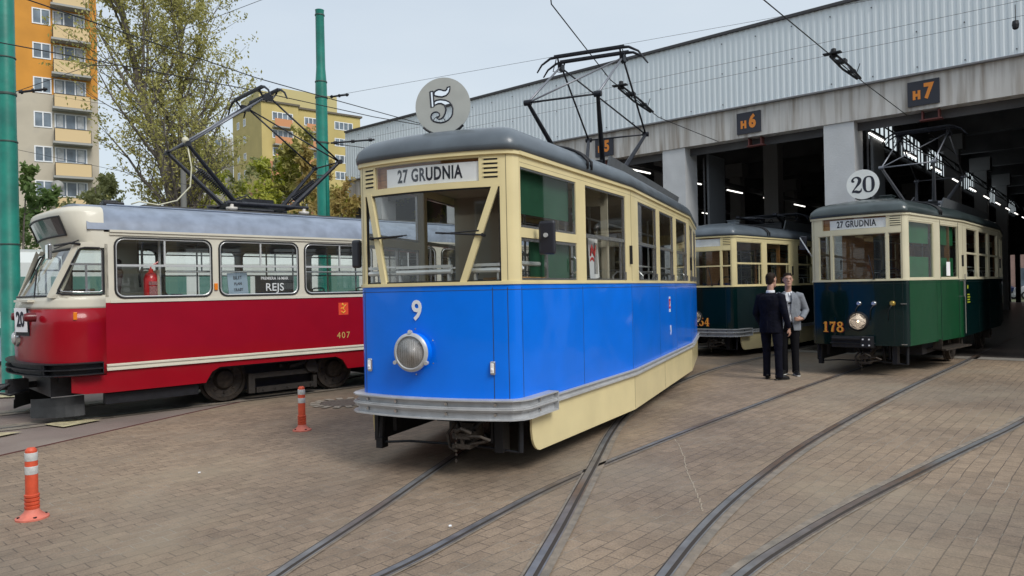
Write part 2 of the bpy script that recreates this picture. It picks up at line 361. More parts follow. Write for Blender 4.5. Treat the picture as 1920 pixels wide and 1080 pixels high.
def pantograph(parent, yc, z0, zk, zh, hx=.52, kn=1.38, base=.55, tubem=PANTO, two=True, yh=None, cross=True):
    """diamond pantograph: base frame, four lower arms, four upper arms, two contact strips"""
    yh = yc if yh is None else yh
    root = MB()
    for s in (-1, 1): root.tube([(s * hx * .9, yc - base - .2, z0 + .12), (s * hx * .9, yc + base + .2, z0 + .12)], .03)
    for t in (-1, 1): root.tube([(-hx * .95, yc + t * base, z0 + .14), (hx * .95, yc + t * base, z0 + .14)], .045)
    root.box((0, yc, z0 + .13), (.14, base * 2, .05)); root.box((.2, yc - .1, z0 + .2), (.12, .5, .06)); root.tube([(-.2, yc - base, z0 + .2), (-.2, yc - .1, z0 + .34), (-.2, yc + .1, z0 + .2)], .012)
    fr = root.build('pantograph', [tubem], parent, smooth=40)
    for s in (-1, 1):
        for t in (-1, 1):
            m = MB(); m.lathe([(.03, z0 - .02), (.085, z0 + .015), (.09, z0 + .05), (.03, z0 + .06), (.03, z0 + .1)], (s * hx * .9, yc + t * (base + .12), 0), 'Z', 16); m.build('insulator', INSUL, fr, smooth=True)
    K = {}
    for t in (-1, 1):
        for s in (-1, 1):
            a = Vector((s * hx * .55, yc + t * base, z0 + .15)); b = Vector((s * hx, yc + t * kn, zk)); K[s, t] = b
            m = MB(); m.tube([a, b], [.042, .026]); m.lathe([(.04, -.05), (.04, .05)], tuple(b), 'X', 10); m.build('lower_arm', tubem, fr, smooth=40)
        m = MB(); m.tube([K[-1, t], K[1, t]], .014); m.build('cross_tube', tubem, fr, smooth=True)
    for t in (-1, 1):
        for s in (-1, 1):
            m = MB(); m.tube([K[s, t], (s * hx * .98, yh + t * .06, zh - .14)], .016); m.build('upper_arm', PANTOG if t < 0 else tubem, fr, smooth=True)
        if cross:
            m = MB(); m.tube([K[-1 if t < 0 else 1, t], (hx * .95 if t < 0 else -hx * .95, yh + t * .06, zh - .14)], .013); m.build('diagonal_brace', PANTOG if t < 0 else tubem, fr, smooth=True)
    for t in ((-1, 1) if two else (0,)):
        m = MB(); y = yh + t * .14; z = zh
        pts = [(-.84, y, z - .2), (-.76, y, z - .09), (-.62, y, z - .01), (-.52, y, z), (.52, y, z), (.62, y, z - .01), (.76, y, z - .09), (.84, y, z - .2)]
        rings = []
        m.tube(pts, [.012, .016, .02, .026, .026, .02, .016, .012], 8); m.box((0, y, z + .02), (1.1, .05, .02))
        m.build('contact_strip', PANTO, fr, smooth=40)
    for s in (-1, 1):
        m = MB(); m.tube([(s * hx * .98, yh - .16, zh - .02), (s * hx * .98, yh - .06, zh - .16), (s * hx * .98, yh + .06, zh - .16), (s * hx * .98, yh + .16, zh - .02)], .014)
        m.box((s * hx * .98, yh, zh - .13), (.06, .16, .09)); m.tube([(s * (hx + .02), yh - .14, zh - .03), (s * (hx + .09), yh - .1, zh - .2), (s * (hx - .02), yh, zh - .2)], .008)
        m.build('strip_bracket', PANTO, fr, smooth=40)
    return fr, K

def spring(m, a, b, r, n, wr=.008):
    a, b = Vector(a), Vector(b); d = (b - a); L_ = d.length; d.normalize(); u = d.orthogonal().normalized(); v = d.cross(u); pts = []
    for k in range(n * 10 + 1):
        t = 2 * pi * k / 10; pts.append(a + d * L_ * k / (n * 10) + u * cos(t) * r + v * sin(t) * r)
    m.tube(pts, wr, 5)

def n_tram(loc, heading, label, c):
    T = empty('tram', loc, -R(heading), label, 'tram')
    zb, zt = c['belt'], c['top']; bot = c['bot']; low, up, rf = c['low'], c['up'], c['roof']; fl = .86
    fside = c.get('front_side', low)
    # lower body ---------------------------------------------------------
    m = MB(); wall(m, FRONT, bot, zb)
    m.cur = 1
    for s_ in c.get('fseams', (-.73, .6, .73)): band(m, FRONT, s_ - .003, s_ + .003, bot + .02, zb - .03, -.001, .0012)
    band(m, FRONT, -_h, _h, zb - .052, zb - .047, -.001, .0012)
    fp = m.build('front_panel', [low, c['seam']], T, smooth=30)
    for nm, P, flipd in (('side_panel', RSIDE, 0), ('side_panel', LSIDE, 1)):
        a0, b0 = (0, SEG) if not flipd else (SM, ST)
        m = MB(); m.cur = 0
        wall(m, P, bot, zb, a=(SEG if not flipd else 0), b=(ST if not flipd else SM)); m.cur = 2; wall(m, P, bot, zb, a=a0, b=b0); m.cur = 1
        for s_ in (.02, 1.31, SEG - .02, SEG + 1.56, SEG + 2.81, SM, ST - 1.3):
            s2 = s_ if not flipd else ST - s_; band(m, P, s2 - .003, s2 + .003, bot + .02, zb - .03, -.001, .0012)
        band(m, P, .01, ST - .01, zb - .052, zb - .047, -.001, .0012)
        m.build(nm, [low, c['seam'], fside], T, smooth=30)
    m = MB(); wall(m, REAR, bot, zb); m.build('rear_panel', low, T, smooth=30)
    # cream upper body ---------------------------------------------------
    sh = [(-.56, .50, 2.565, 2.765)]
    wz0, wz1 = (zb + .025, 2.51) if c['style'] == 'v' else (zb + .02, 2.47)
    fh = [(-.70, .68, wz0, wz1)] if c['style'] == 'v' else [(-.64, -.42, wz0, wz1), (-.38, .49, wz0, wz1), (.53, .725, wz0, wz1)]
    m = MB(); wall(m, FRONT, zb, zt, sh + fh)
    if c['style'] == 'v':
        strip2(m, FRONT, (-.645, wz1 + .02), (-.475, wz0 - .02), .06, -.035, .004); strip2(m, FRONT, (.645, wz1 + .02), (.335, wz0 - .02), .06, -.035, .004)
    band(m, FRONT, -_h, _h, zb - .004, zb + .022, 0, .012); band(m, FRONT, -_h, _h, zt - .035, zt + .005, 0, .022)
    m.cur = 1
    for s_ in (-.735, .735): band(m, FRONT, s_ - .003, s_ + .003, zb + .03, zt - .04, -.001, .0012)
    m.build('front_window_surround', [up, SEAMC], T, smooth=30)
    z0w, z1w = zb + .03, 2.69 - (2.82 - zt)
    for P, fl_ in ((RSIDE, 0), (LSIDE, 1)):
        W = WINS if not fl_ else [(ST - b, ST - a) for a, b in WINS][::-1]
        door = c.get('door') and not fl_
        hs = [(a, b, z0w, z1w) for a, b in W]
        if door: hs[1] = (1.52, 2.50, z0w, z1w)
        m = MB(); wall(m, P, zb, zt, hs); band(m, P, 0, ST, zt - .035, zt + .005, 0, .022); band(m, P, 0, ST, zb - .004, zb + .014, 0, .01)
        if c['style'] == 'v' : band(m, P, (W[0] if not fl_ else W[-1])[0], (W[0] if not fl_ else W[-1])[1], 2.08, 2.165, -.04, -.001)
        m.cur = 1
        for s_ in (SEG + .0, SM): band(m, P, s_ - .004, s_ + .004, zb + .02, zt - .04, -.001, .0015)
        band(m, P, .02, ST - .02, z1w + .035, z1w + .038, -.001, .001)
        m.build('side_window_surround', [up, SEAMC], T, smooth=30)
        for k, (a, b, q0, q1) in enumerate(hs):
            m = MB(); pane(m, P, a, b, q0, q1, -.025); pn = m.build('window', GL if c['style'] == 'v' else GLD, T)
            m = MB(); fw = .018
            for (x0, x1, y0, y1) in ((a, b, q0, q0 + fw), (a, b, q1 - fw, q1), (a, a + fw, q0 + fw, q1 - fw), (b - fw, b, q0 + fw, q1 - fw)): band(m, P, x0, x1, y0, y1, -.034, -.008)
            first = k == (0 if not fl_ else len(hs) - 1)
            if not (door and k < 2) and not (first and c['style'] == 'v'): band(m, P, a + fw, b - fw, 2.15, 2.19, -.036, -.004)
            if first and c['style'] == 'v':
                band(m, P, a + .5, a + .53, q0 + fw, 2.08, -.036, -.01); band(m, P, a + fw, b - fw, 2.05, 2.078, -.036, -.01); band(m, P, a + fw, b - fw, 2.165, 2.19, -.036, -.02)
                m.tube([P.at(b - .08, .0) + (1.78,), P.at(b - .08, .02) + (1.8,), P.at(b - .08, .02) + (1.92,), P.at(b - .08, .0) + (1.94,)], .007, 6)
            elif not (door and k < 2):
                band(m, P, b - .13, b - .11, q0 + fw, 2.15, -.036, -.015); m.box((*P.at(b - .03, -.0), q0 + .05), (.02, .03, .09))
            m.build('window_frame', STEEL if c['style'] == 'v' else up, pn)
        for s_ in (SEG - .06, SM + .12):
            m = MB(); band(m, P, s_ - .012, s_ + .012, 1.9, 2.12, .0, .03); m.build('door_handle_recess', DARK, T)
    m = MB(); wall(m, REAR, zb, zt, [(-.6, .6, z0w, 2.5)]); band(m, REAR, -_h, _h, zt - .035, zt + .005, 0, .02); m.build('rear_window_surround', up, T, smooth=30)
    m = MB(); pane(m, REAR, -.6, .6, z0w, 2.5); m.build('rear_window', GL, T)
    # windscreen ---------------------------------------------------------
    if c['style'] == 'v':
        segs = [(-.70, .68)]
    else: segs = [(h[0], h[1]) for h in fh]
    for a, b in segs:
        m = MB(); pane(m, FRONT, a, b, wz0, wz1, -.022); pn = m.build('windscreen', GL, T)
        m = MB(); fw = .012
        for (x0, x1, y0, y1) in ((a, b, wz0, wz0 + fw), (a, b, wz1 - fw, wz1), (a, a + fw, wz0, wz1), (b - fw, b, wz0, wz1)): band(m, FRONT, x0, x1, y0, y1, -.03, -.01)
        if c['style'] == 'bar': band(m, FRONT, a, b, 2.1, 2.13, -.03, .0)
        m.build('windscreen_seal', RUBBER if c['style'] == 'v' else up, pn)
    # destination sign ----------------------------------------------------
    m = MB(); a, b, q0, q1 = sh[0]
    band(m, FRONT, a, b, q0, q1, -.07, -.05); band(m, FRONT, a, a + .012, q0, q1, -.05, -.03); band(m, FRONT, b - .012, b, q0, q1, -.05, -.03)
    sb = m.build('destination_box', WOOD, T)
    m = MB(); pane(m, FRONT, a, b, q0, q1, -.008); m.build('sign_glass', GL, sb)
    m = MB(); band(m, FRONT, -.43, .50, q0 + .004, q1 - .03, -.022, -.018); m.build('sign_blind', SIGNW, sb)
    if c.get('sign'):
        to = text_obj('destination_lettering', '27 GRUDNIA', .158, BLACK, sb, (0, 0, 0), (0, 0, 0), sx=.66, off=.0042, depth=.002, sp=1.1)
        for v in to.data.vertices: x_, y_ = FRONT.at(v.co.x + .02, -.0165 + v.co.z); v.co = (x_, y_, v.co.y + (q0 + q1) / 2 - .013)
    # louvres ------------------------------------------------------------------
    for s0, s1 in (((-.685, -.585), (.545, .665)) if c['style'] == 'v' else ((.56, .72),)):
        m = MB()
        for k in range(5):
            z = 2.585 + k * .038; m.cur = 1; band(m, FRONT, s0, s1, z, z + .014, -.01, .0015); m.cur = 0; band(m, FRONT, s0 - .006, s1 + .006, z + .014, z + .022, -.001, .009)
        m.build('ventilation_louvre', [up, DARK], T)
    # roof --------------------------------------------------------------------
    ro = roof_mesh(zt, .35).build('roof', rf, T, smooth=True)
    m = MB(); 
    hwl = lambda y: HF + (HM - HF) * (y - .2) / (YB - .2)
    arch = [(-.035, .02), (-.04, .10), (.02, .165), (.09, .212), (.17, .248), (.3, .283), (.5, .323), (.72, .358)]
    for dy in (0, .1):
        L1 = [(hwl(1.6 + dy) - i_, 1.6 + dy, zt + z_ + .012) for i_, z_ in arch]; m.tube(L1 + [(-x, y, z) for x, y, z in reversed(L1)], .016, 6)
    m.build('roof_cable', DARK, ro, smooth=True)
    m = MB(); m.box((0.1, 1.7, zt + .40), (.2, .26, .12)); m.box((.1, 1.7, zt + .465), (.24, .3, .02)); bev(m.build('roof_ventilator', rf, ro), .015)
    for s in (-1, 1):
        m = MB(); m.box((s * .60, 6.3, zt + .44), (.03, 5.0, .24), ry=s * R(14)); m.box((s * .52, 6.3, zt + .34), (.2, 4.8, .03)); m.build('roof_board', mat('roof_board_grey', (.12, .13, .14), .5, var=.15), ro)
    m = MB()
    m.box((-.05, 3.8, zt + .5), (1.15, .03, .025)); m.box((-.05, 3.8, zt + .34), (1.15, .03, .02)); m.b2(-.62, -.6, 3.79, 3.81, zt + .33, zt + .5); m.b2(.5, .52, 3.79, 3.81, zt + .33, zt + .5); m.b2(-.6, .5, 3.812, 3.82, zt + .35, zt + .49)
    m.box((-.05, 4.15, zt + .40), (1.0, .5, .06)); m.build('roof_resistor_box', DARK, ro)
    # bodywork details -----------------------------------------------------
    if c['skirt']:
        for P, f_ in ((RSIDE, 0), (LSIDE, 1)):
            a, b = (.14, ST - .14); m = MB(); n0 = P.cuts(a, b)
            S = sorted(set([a + .0, a + .015, a + .03, a + .055, a + .09, a + .14, b - .14, b - .09, b - .055, b - .03, b - .015, b] + n0)); rings = []
            for t in S:
                d = min(t - a, b - t); r_ = .14; dz = r_ - sqrt(max(0, r_ * r_ - max(0, r_ - d) ** 2)) if d < r_ else 0
                dz += max(0, .03 * (1 - d / .35)); i, o = P.at(t, -.012), P.at(t, .008); zl = .175 + dz * 1.3
                rings.append([(*i, zl), (*o, zl), (*o, bot), (*i, bot)])
            m.loft(rings); m.cur = 1
            for s_ in (SEG, SEG + 1.8, SM): band(m, P, s_ - .004, s_ + .004, .19, bot - .01, .007, .0095)
            m.build('skirt', [c['skirt'], SEAMC], T)
            m = MB(); band(m, P, .02, ST - .02, bot - .045, bot - .028, .008, .045); band(m, P, .02, ST - .02, bot - .028, bot + .012, .008, .022); band(m, P, .02, ST - .02, bot + .012, bot + .028, .008, .045)
            m.build('rub_rail', SILV, T)
    if c['bumper']:
        hb = Path([RSIDE.at(ST - .0 if 0 else .55, 0), RSIDE.at(.0, 0)])  # helper only
        loop = Path([LSIDE.at(ST - .5)] + [tuple(p) for p in FRONT.p] + [RSIDE.at(.5)])
        e = loop.s[-1]; zc = c['bumper']
        m = MB()
        for z in (zc - .085, zc, zc + .075): band(m, loop, 0, e, z, z + .012, 0, .10)
        for z0, z1 in ((zc - .073, zc - .0), (zc + .012, zc + .075)): band(m, loop, 0, e, z0, z1, 0, .055)
        band(m, loop, 0, e, zc - .016, zc - .002, .055, .085); band(m, loop, 0, e, zc + .014, zc + .024, .055, .085)
        for k in (0, 1): band(m, loop, k * e, abs(k * e - .01), zc - .085, zc + .087, 0, .1)
        bo = m.build('bumper', SILV, T)
        m = MB()
        for s_ in (.2, .72, 1.05, 1.55, 1.98, 2.42):
            for z in (zc - .04, zc + .045):
                x, y = loop.at(s_, .056); x2, y2 = loop.at(s_, .1); d = Vector((x2 - x, y2 - y)).normalized(); m.tube([(x, y, z), (x + d.x * .016, y + d.y * .016, z)], .014, 8)
        m.build('bumper_bolt', STEEL, bo)
    # headlamp --------------------------------------------------------------
    hx, hz, hr = c['lamp']; m = MB(); y0 = .0
    if c['style'] == 'v':
        m.lathe([(.165, .02), (.158, -.03), (.15, -.07)], (hx, 0, hz), 'Y', 32); hl = m.build('headlight', low, T, smooth=40)
        m = MB(); m.lathe([(.15, -.065), (.165, -.07), (.172, -.085), (.162, -.10), (.145, -.106), (.138, -.10), (.138, -.085)], (hx, 0, hz), 'Y', 36)
        for k in (90, 210, 330): m.tube([(hx + cos(R(k)) * .18, -.075, hz + sin(R(k)) * .175), (hx + cos(R(k)) * .18, -.105, hz + sin(R(k)) * .18)], .018, 8)
        m.build('headlight_rim', SILV, hl, smooth=40)
        m = MB(); m.lathe([(.0, -.03), (.06, -.045), (.11, -.07), (.138, -.09)], (hx, 0, hz), 'Y', 32); m.build('headlight_reflector', LENS, hl, smooth=True)
        m = MB(); m.lathe([(.138, -.097), (.1, -.108), (.05, -.114), (0, -.116)], (hx, 0, hz), 'Y', 32)
        for k in range(-5, 6):
            x = k * .022; hh = sqrt(max(0, .118 ** 2 - x * x)); m.tube([(hx + x, -.109, hz - hh), (hx + x, -.115, hz), (hx + x, -.109, hz + hh)], .0025, 4)
        m.build('headlight_lens', glass('lens_glass', (.9, .9, .9), .05), hl)
        for k in range(6):
            t = R(30 + 60 * k); m = MB(); m.tube([(hx + cos(t) * .2, .012, hz + sin(t) * .2), (hx + cos(t) * .2, .0, hz + sin(t) * .2)], .007, 6); m.build('bolt', STEEL, hl)
        for x in (-.66, .59):
            yf = .12 * (x / .8) ** 2; m = MB(); m.box((x, yf - .012, .965), (.05, .025, .12)); q = bev(m.build('marker_light', STEEL, T), .02, 3)
            m = MB(); m.box((x, yf - .028, .965), (.03, .012, .085)); m.tube([(x, yf - .03, .955), (x, yf - .042, .955)], .012, 10); bev(m.build('marker_lens', LENS, q), .006)
    else:
        m = MB(); m.lathe([(hr + .035, .01), (hr + .03, -.02), (hr + .005, -.035), (hr, -.03)], (hx, 0, hz), 'Y', 32); hl = m.build('headlight', DARK, T, smooth=40)
        m = MB(); m.lathe([(hr, -.03), (hr * .6, -.01), (0, .02)], (hx, 0, hz), 'Y', 32); m.build('headlight_reflector', mat('lit_reflector', (.8, .72, .62), .7, .0, emit=(1, .8, .6), es=.5), hl, smooth=True)
        m = MB(); m.lathe([(0, -.02), (.015, -.03), (.015, -.05), (0, -.06)], (hx + .01, 0, hz), 'Y', 12); m.build('bulb', mat('lit_bulb', (1, .9, .7), .4, emit=(1, .75, .45), es=5), hl, smooth=True)
        for x, mm in ((hx + .02, STEEL), (hx + .26, STEEL), (hx + .55, mat('brass', (.6, .42, .1), .3, .8))) if c.get('sockets') else ((hx - .2, STEEL),):
            m = MB(); m.lathe([(.045, 0.02), (.045, -.03), (.03, -.05), (.0, -.052)], (x, .02, hz + .31), 'Y', 14); q = m.build('socket', mm, T, smooth=40)
            m = MB(); m.tube([(x, -.03, hz + .28), (x - .05, -.03, hz + .2), (x - .06, -.02, hz + .02)], .008, 6); m.build('cable', DARK, q, smooth=True)
    # fleet number ------------------------------------------------------------
    f = lambda u, v, d: (*FRONT.at(u, d), v)
    if c['num'] == '9':
        text_obj('fleet_number', '9', .245, WHT, T, (-.11, -.004, 1.455), (R(90), 0, 0), sx=.88, off=.005, depth=.004)
        text_obj('side_number', '9', .20, WHT, T, (HM + .003, YB + 2.32, .97), (R(90), 0, R(90)), sx=.8, off=.004)
        m = MB(); y = YB + 2.28; m.b2(HM, HM + .004, y - .05, y + .05, 1.30, 1.44); q = m.build('city_crest', mat('crest_red', (.5, .03, .05), .5), T)
        m = MB(); m.b2(HM, HM + .005, y - .045, y + .045, 1.445, 1.475); m.b2(HM, HM + .005, y - .045, y + .045, 1.25, 1.295); m.tube([(HM + .004, y - .02, 1.33), (HM + .004, y + .01, 1.36), (HM + .004, y - .01, 1.41)], .007, 6); m.build('crest_ribbon', WHT, q)
    elif c['num']:
        m = MB(); n0 = c.get('num_x', -.6); m.cur = 1; glyphs(m, c['num'], n0 + .014, .742, .19, f, d=.002, adv=.7); m.cur = 0; glyphs(m, c['num'], n0, .75, .19, f, d=.006, adv=.7)
        m.build('fleet_number', [mat('orange_yellow_lettering', (.90, .40, .06), .5), MAROON], T)
    # wipers -------------------------------------------------------------------
    wp = (((-.60, 2.12), (-.24, 2.125)), ((.53, 2.10), (.10, 2.135))) if c['style'] == 'v' else (((.3, zb + .04), (.22, 2.1)),)
    for (a, b) in wp:
        m = MB(); pa, pb = (*FRONT.at(a[0], .02), a[1]), (*FRONT.at(b[0], .018), b[1]); m.tube([pa, pb], .009, 6); m.tube([(*FRONT.at(a[0], -.03), a[1]), (*FRONT.at(a[0], .035), a[1])], .016, 8)
        mid = (a[0] * .35 + b[0] * .65, a[1] * .35 + b[1] * .65); q = m.build('wiper', DARK, T)
        if c['style'] == 'v':
            m = MB(); m.tube([(*FRONT.at(b[0] * .55 + a[0] * .45 - .14, .006), b[1] - .01), (*FRONT.at(b[0] * .55 + a[0] * .45 + .2, .006), b[1] + .005)], .006, 5); m.build('wiper_blade', RUBBER, q)
    # mirrors ------------------------------------------------------------------
    if c['style'] == 'v':
        m = MB(); m.box((HF + .16, .45, 2.08), (.155, .05, .30)); q = bev(m.build('mirror', SHADEGREY, T), .028, 4); m = MB(); m.tube([(HF + .01, .62, 2.1), (HF + .1, .52, 2.1), (HF + .16, .48, 2.1)], .012, 6); m.tube([(HF + .16, .42, 2.1), (HF + .16, .40, 2.1)], .02, 10); m.build('mirror_arm', CHROME, q)
        m = MB(); m.box((-HF - .11, .25, 2.0), (.10, .05, .27)); q = bev(m.build('mirror', SHADEGREY, T), .028, 4); m = MB(); m.tube([(-HF, .35, 2.1), (-HF - .1, .28, 2.1)], .012, 6); m.build('mirror_arm', DARK, q)
    elif c.get('mirror'):
        m = MB(); m.box((-HF - .16, .2, 2.38), (.13, .04, .26), ry=R(8)); q = bev(m.build('mirror', SHADEGREY, T), .02, 3); m = MB(); m.tube([(-HF - .2, .15, 2.48), (-HF - .03, .13, 2.2), (-HF, .2, 2.12)], .012, 6); m.build('mirror_arm', CHROME, q)
    # underframe ----------------------------------------------------------------
    m = MB(); m.b2(-.35, .35, .5, LEN - .5, .55, .8); m.b2(-.75, .75, .35, LEN - .35, .62, fl - .02); m.b2(-.78, -.74, .3, 2.6, .22, .62); m.b2(-.7, .7, 3.0, 6.8, .42, .7)
    m.b2(.5, .58, .25, .4, .2, .7); m.b2(-.1, .25, .3, .75, .44, .62); m.b2(.0, .12, .35, .6, .36, .46); m.b2(-.5, -.35, 1.0, 2.6, .3, .6); m.b2(.35, .75, 1.2, 2.5, .3, .6); m.tube([(-.2, .4, .5), (-.25, 1.5, .35), (-.2, 3.0, .4)], .03, 6); m.tube([(.45, .3, .6), (.46, .3, .28), (.3, .5, .3)], .02, 6); m.build('underframe', DARK, T)
    for yy in (3.35, 6.65):
        for s in (-1, 1):
            o = wheel_mb().build('wheel', GREASE, T, smooth=35); o.location = (s * .70, yy, .39)
            if s < 0: o.rotation_euler.z = pi
        m = MB(); m.tube([(-.75, yy, .39), (.75, yy, .39)], .05, 10); m.build('axle', GREASE, T)
        for s in (-1, 1):
            m = MB(); m.box((s * .9, yy, .40), (.12, .26, .26)); m.box((s * .9, yy, .6), (.07, 1.2, .05)); m.box((s * .9, yy, .56), (.06, .8, .04)); m.tube([(s * .97, yy, .4), (s * .985, yy, .4)], .07, 12); m.build('axle_box', GREASE, T)
    # coupler
    cx, cz = c.get('coupler', (.30, .36)); m = MB(); m.tube([(cx, .6, cz + .14), (cx, .15, cz + .03)], .045, 8); m.box((cx, .08, cz + .02), (.17, .16, .05)); m.box((cx, .08, cz - .07), (.17, .16, .035)); m.box((cx, .22, cz + .03), (.12, .2, .16)); m.tube([(cx - .05, .0, cz + .05), (cx + .02, -.03, cz + .09), (cx + .1, .0, cz + .05)], .018, 7); m.tube([(cx, .03, cz + .09), (cx, .03, cz - .1)], .02, 8)
    m.tube([(cx + .03, .02, cz + .02), (cx + .2, -.03, cz + .03), (cx + .26, .02, cz + .0), (cx + .2, .07, cz - .03), (cx + .05, .05, cz - .06)], .014, 7)
    m.tube([(cx - .1, .1, cz + .12), (cx - .17, .08, cz + .02), (cx - .15, .08, cz - .1), (cx - .08, .08, cz - .13)], .016, 7); cp = m.build('coupler', GREASE, T, smooth=40)
    m = MB(); 
    for k in range(8):
        z = cz + .1 - k * .034; m.lathe([(.008, -.003), (.012, 0), (.008, .003), (.004, 0), (.008, -.003)], (cx - .04, -.02, z), 'Y' if k % 2 else 'X', 10)
    m.lathe([(.012, -.004), (.018, 0), (.012, .004), (.007, 0), (.012, -.004)], (cx - .04, -.02, cz - .19), 'X', 12)
    m.build('coupler_chain', GREASE, cp)
    m = MB(); m.tube([(cx - .14, .3, .62), (cx - .16, .22, .48), (cx - .1, .2, .36), (cx + .0, .18, .4)], .02, 8); m.tube([(cx + .1, .3, .62), (cx + .12, .2, .5), (cx + .06, .12, .42)], .016, 8); m.tube([(cx + .2, .35, .62), (cx + .24, .34, .2)], .02, 8); m.tube([(cx+.05,.3,.6),(cx+.0,.3,.3)],.03,8); m.build('brake_hose', RUBBER, T, smooth=True)
    m = MB()
    m.tube([(-.72, .35, .6), (-.72, .32, .2)], .03, 8); m.tube([(-.72, .32, .2), (-.4, .3, .235), (.3, .3, .235), (.7, .32, .2)], .012, 6); m.tube([(.72, .35, .6), (.72, .32, .2)], .025, 8); m.box((-.72, .33, .2), (.07, .1, .1)); m.b2(-.64, -.6, .4, .5, .3, .62)
    m.build('safety_guard', DARK, T)
    if c.get('buffer'):
        m = MB(); m.b2(-.42, .3, -.12, .1, bot + .03, bot + .05); m.b2(-.38, .26, -.14, .08, bot + .1, bot + .14); m.b2(-.4, .28, -.08, .1, bot - .04, bot + .16); m.b2(.12, .3, -.2, -.05, bot - .02, bot + .17)
        q = bev(m.build('buffer', DARK, T), .01)
        m = MB()
        for x in (.16, .26):
            for z in (bot + .02, bot + .12): m.tube([(x, -.2, z), (x, -.215, z)], .014, 8)
        m.build('buffer_bolt', WHT, q)
        for z in (bot + .03, 1.25):
            m = MB(); m.box((.735, .09, z), (.09, .01, .012), rz=R(20)); m.build('hinge', STEEL, T)
    if c.get('door'):
        m = MB(); s0, s1 = 1.52, 2.50
        for t in (s0, s1): band(m, RSIDE, t - .006, t + .006, bot, 2.74, .001, .004)
        m.build('door', c['seam'], T)
        m = MB(); x, y = RSIDE.at(2.56, 0); x2, y2 = RSIDE.at(2.56, .07); m.tube([(x, y, 1.62), (x2, y2, 1.62), (x2, y2, 1.32), (x, y, 1.32)], .012, 6); m.tube([RSIDE.at(2.72, .04) + (1.75,), RSIDE.at(2.72, .04) + (.6,)], .012, 6); m.build('door_handle', STEEL, T)
        m = MB(); band(m, RSIDE, 1.35, 2.75, .36, .39, -.25, .12); band(m, RSIDE, 1.35, 1.38, .36, .56, -.1, .05); m.build('step', GREASE, T)
        for z, h in ((1.50, .05), (1.38, .025), (1.34, .025), (1.29, .03), (1.24, .03)):
            pass
        m = MB(); yy = YB + .35
        m.b2(HM, HM + .003, yy, yy + .1, 1.46, 1.53); m.build('notice', mat('yellow_lettering', (.35, .42, .02), .5), T); m = MB()
        for k in range(4): m.b2(HM, HM + .003, yy, yy + .22 + .04 * (k % 2), 1.33 - k * .05, 1.355 - k * .05)
        m.build('notice', mat('yellow_lettering', (.35, .42, .02), .5), T)
        m = MB(); a_ = RSIDE; band(m, RSIDE, 1.9, 2.1, 1.72, 1.98, -.022, -.02); m.build('door_notice', SIGNW, T)
    # interior --------------------------------------------------------------
    refl = mat('green_reflection_colour', (.006, .13, .045), .7, var=.2, vs=3) if c['style'] == 'old' else mat('dark_green_reflection_colour', (.005, .07, .03), .7, var=.2, vs=3)  # green sheets inside the glass imitate the reflection of a green tram
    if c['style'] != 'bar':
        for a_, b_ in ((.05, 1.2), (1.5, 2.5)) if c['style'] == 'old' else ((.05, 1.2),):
            m = MB(); band(m, RSIDE, a_, b_, 2.30, 2.72, -.10, -.09); m.build('green_reflection_panel', refl, T)
            m = MB(); band(m, RSIDE, a_ + (.3 if c['style'] == 'v' else 0), b_, zb + .02, 2.06, -.10, -.09); m.build('green_reflection_panel', refl, T)
    m = MB(); O = [(x * .94, LEN / 2 + (y - LEN / 2) * .985) for x, y in outline()]
    m.prism(O, lambda u, v, d: (u, v, fl + d), .04); m.build('floor', INTD, T)
    m = MB(); m.prism(O, lambda u, v, d: (u, v, zt - .06 + d), .03); m.build('ceiling', INT, T)
    m = MB(); wall(m, RSIDE, fl + .04, zb - .01, th=.01, off=-.05); wall(m, LSIDE, fl + .04, zb - .01, th=.01, off=-.05); m.build('inner_lining', INT if c['style'] == 'v' else WOOD, T)
    for yy in (2.35, LEN - 2.35):
        m = MB(); m.b2(-.95, -.35, yy, yy + .03, fl + .04, zt - .07); m.b2(.35, .95, yy, yy + .03, fl + .04, 1.7); m.b2(.9, .98, yy, yy + .03, 1.7, zt - .07); m.b2(-.95, .95, yy, yy + .03, 2.55, zt - .07); m.b2(.35, .39, yy, yy + .03, 1.7, 2.55)
        m.build('bulkhead', INT if c['style'] == 'v' else WOOD, T)
    for s in (-1, 1):
        m = MB()
        for yy in (2.75, 3.6, 4.45, 5.3, 6.15, 7.0): m.b2(s * .55, s * .98, yy, yy + .42, 1.25, 1.31); m.box((s * .77, yy + .44, 1.5), (.4, .05, .42), rx=R(-6)); m.b2(s * .6, s * .64, yy + .1, yy + .3, .9, 1.25)
        m.build('seat_row', SEATM, T)
    m = MB()
    for yy in (2.75, 3.6, 4.45, 5.3, 6.15, 7.0):
        for s in (-1, 1):
            m.tube([(s * .56, yy + .46, 1.3), (s * .56, yy + .47, 1.78), (s * .62, yy + .47, 1.84), (s * .92, yy + .47, 1.84), (s * .97, yy + .47, 1.78), (s * .97, yy + .46, 1.5)], .014, 6)
    for yy in (3.4, 5.1, 6.8):
        for s in (-1, 1): m.tube([(s * .45, yy, fl), (s * .45, yy, zt - .06)], .016, 6)
    for s in (-1, 1): m.tube([(s * .5, 2.5, 2.5), (s * .5, LEN - 2.5, 2.5)], .014, 6)
    for s in (-1, 1): m.tube([(s * .99, 2.9, 1.9), (s * .99, LEN - 2.9, 1.9)], .012, 6)
    m.build('handrail', CHROME, T)
    m = MB(); m.b2(-.35, .1, .35, .65, fl, 1.55); m.tube([(-.15, .5, 1.55), (-.15, .5, 1.68)], .05, 12); m.b2(.25, .6, .25, .5, fl, 1.6); m.build('driver_console', DARK, T)
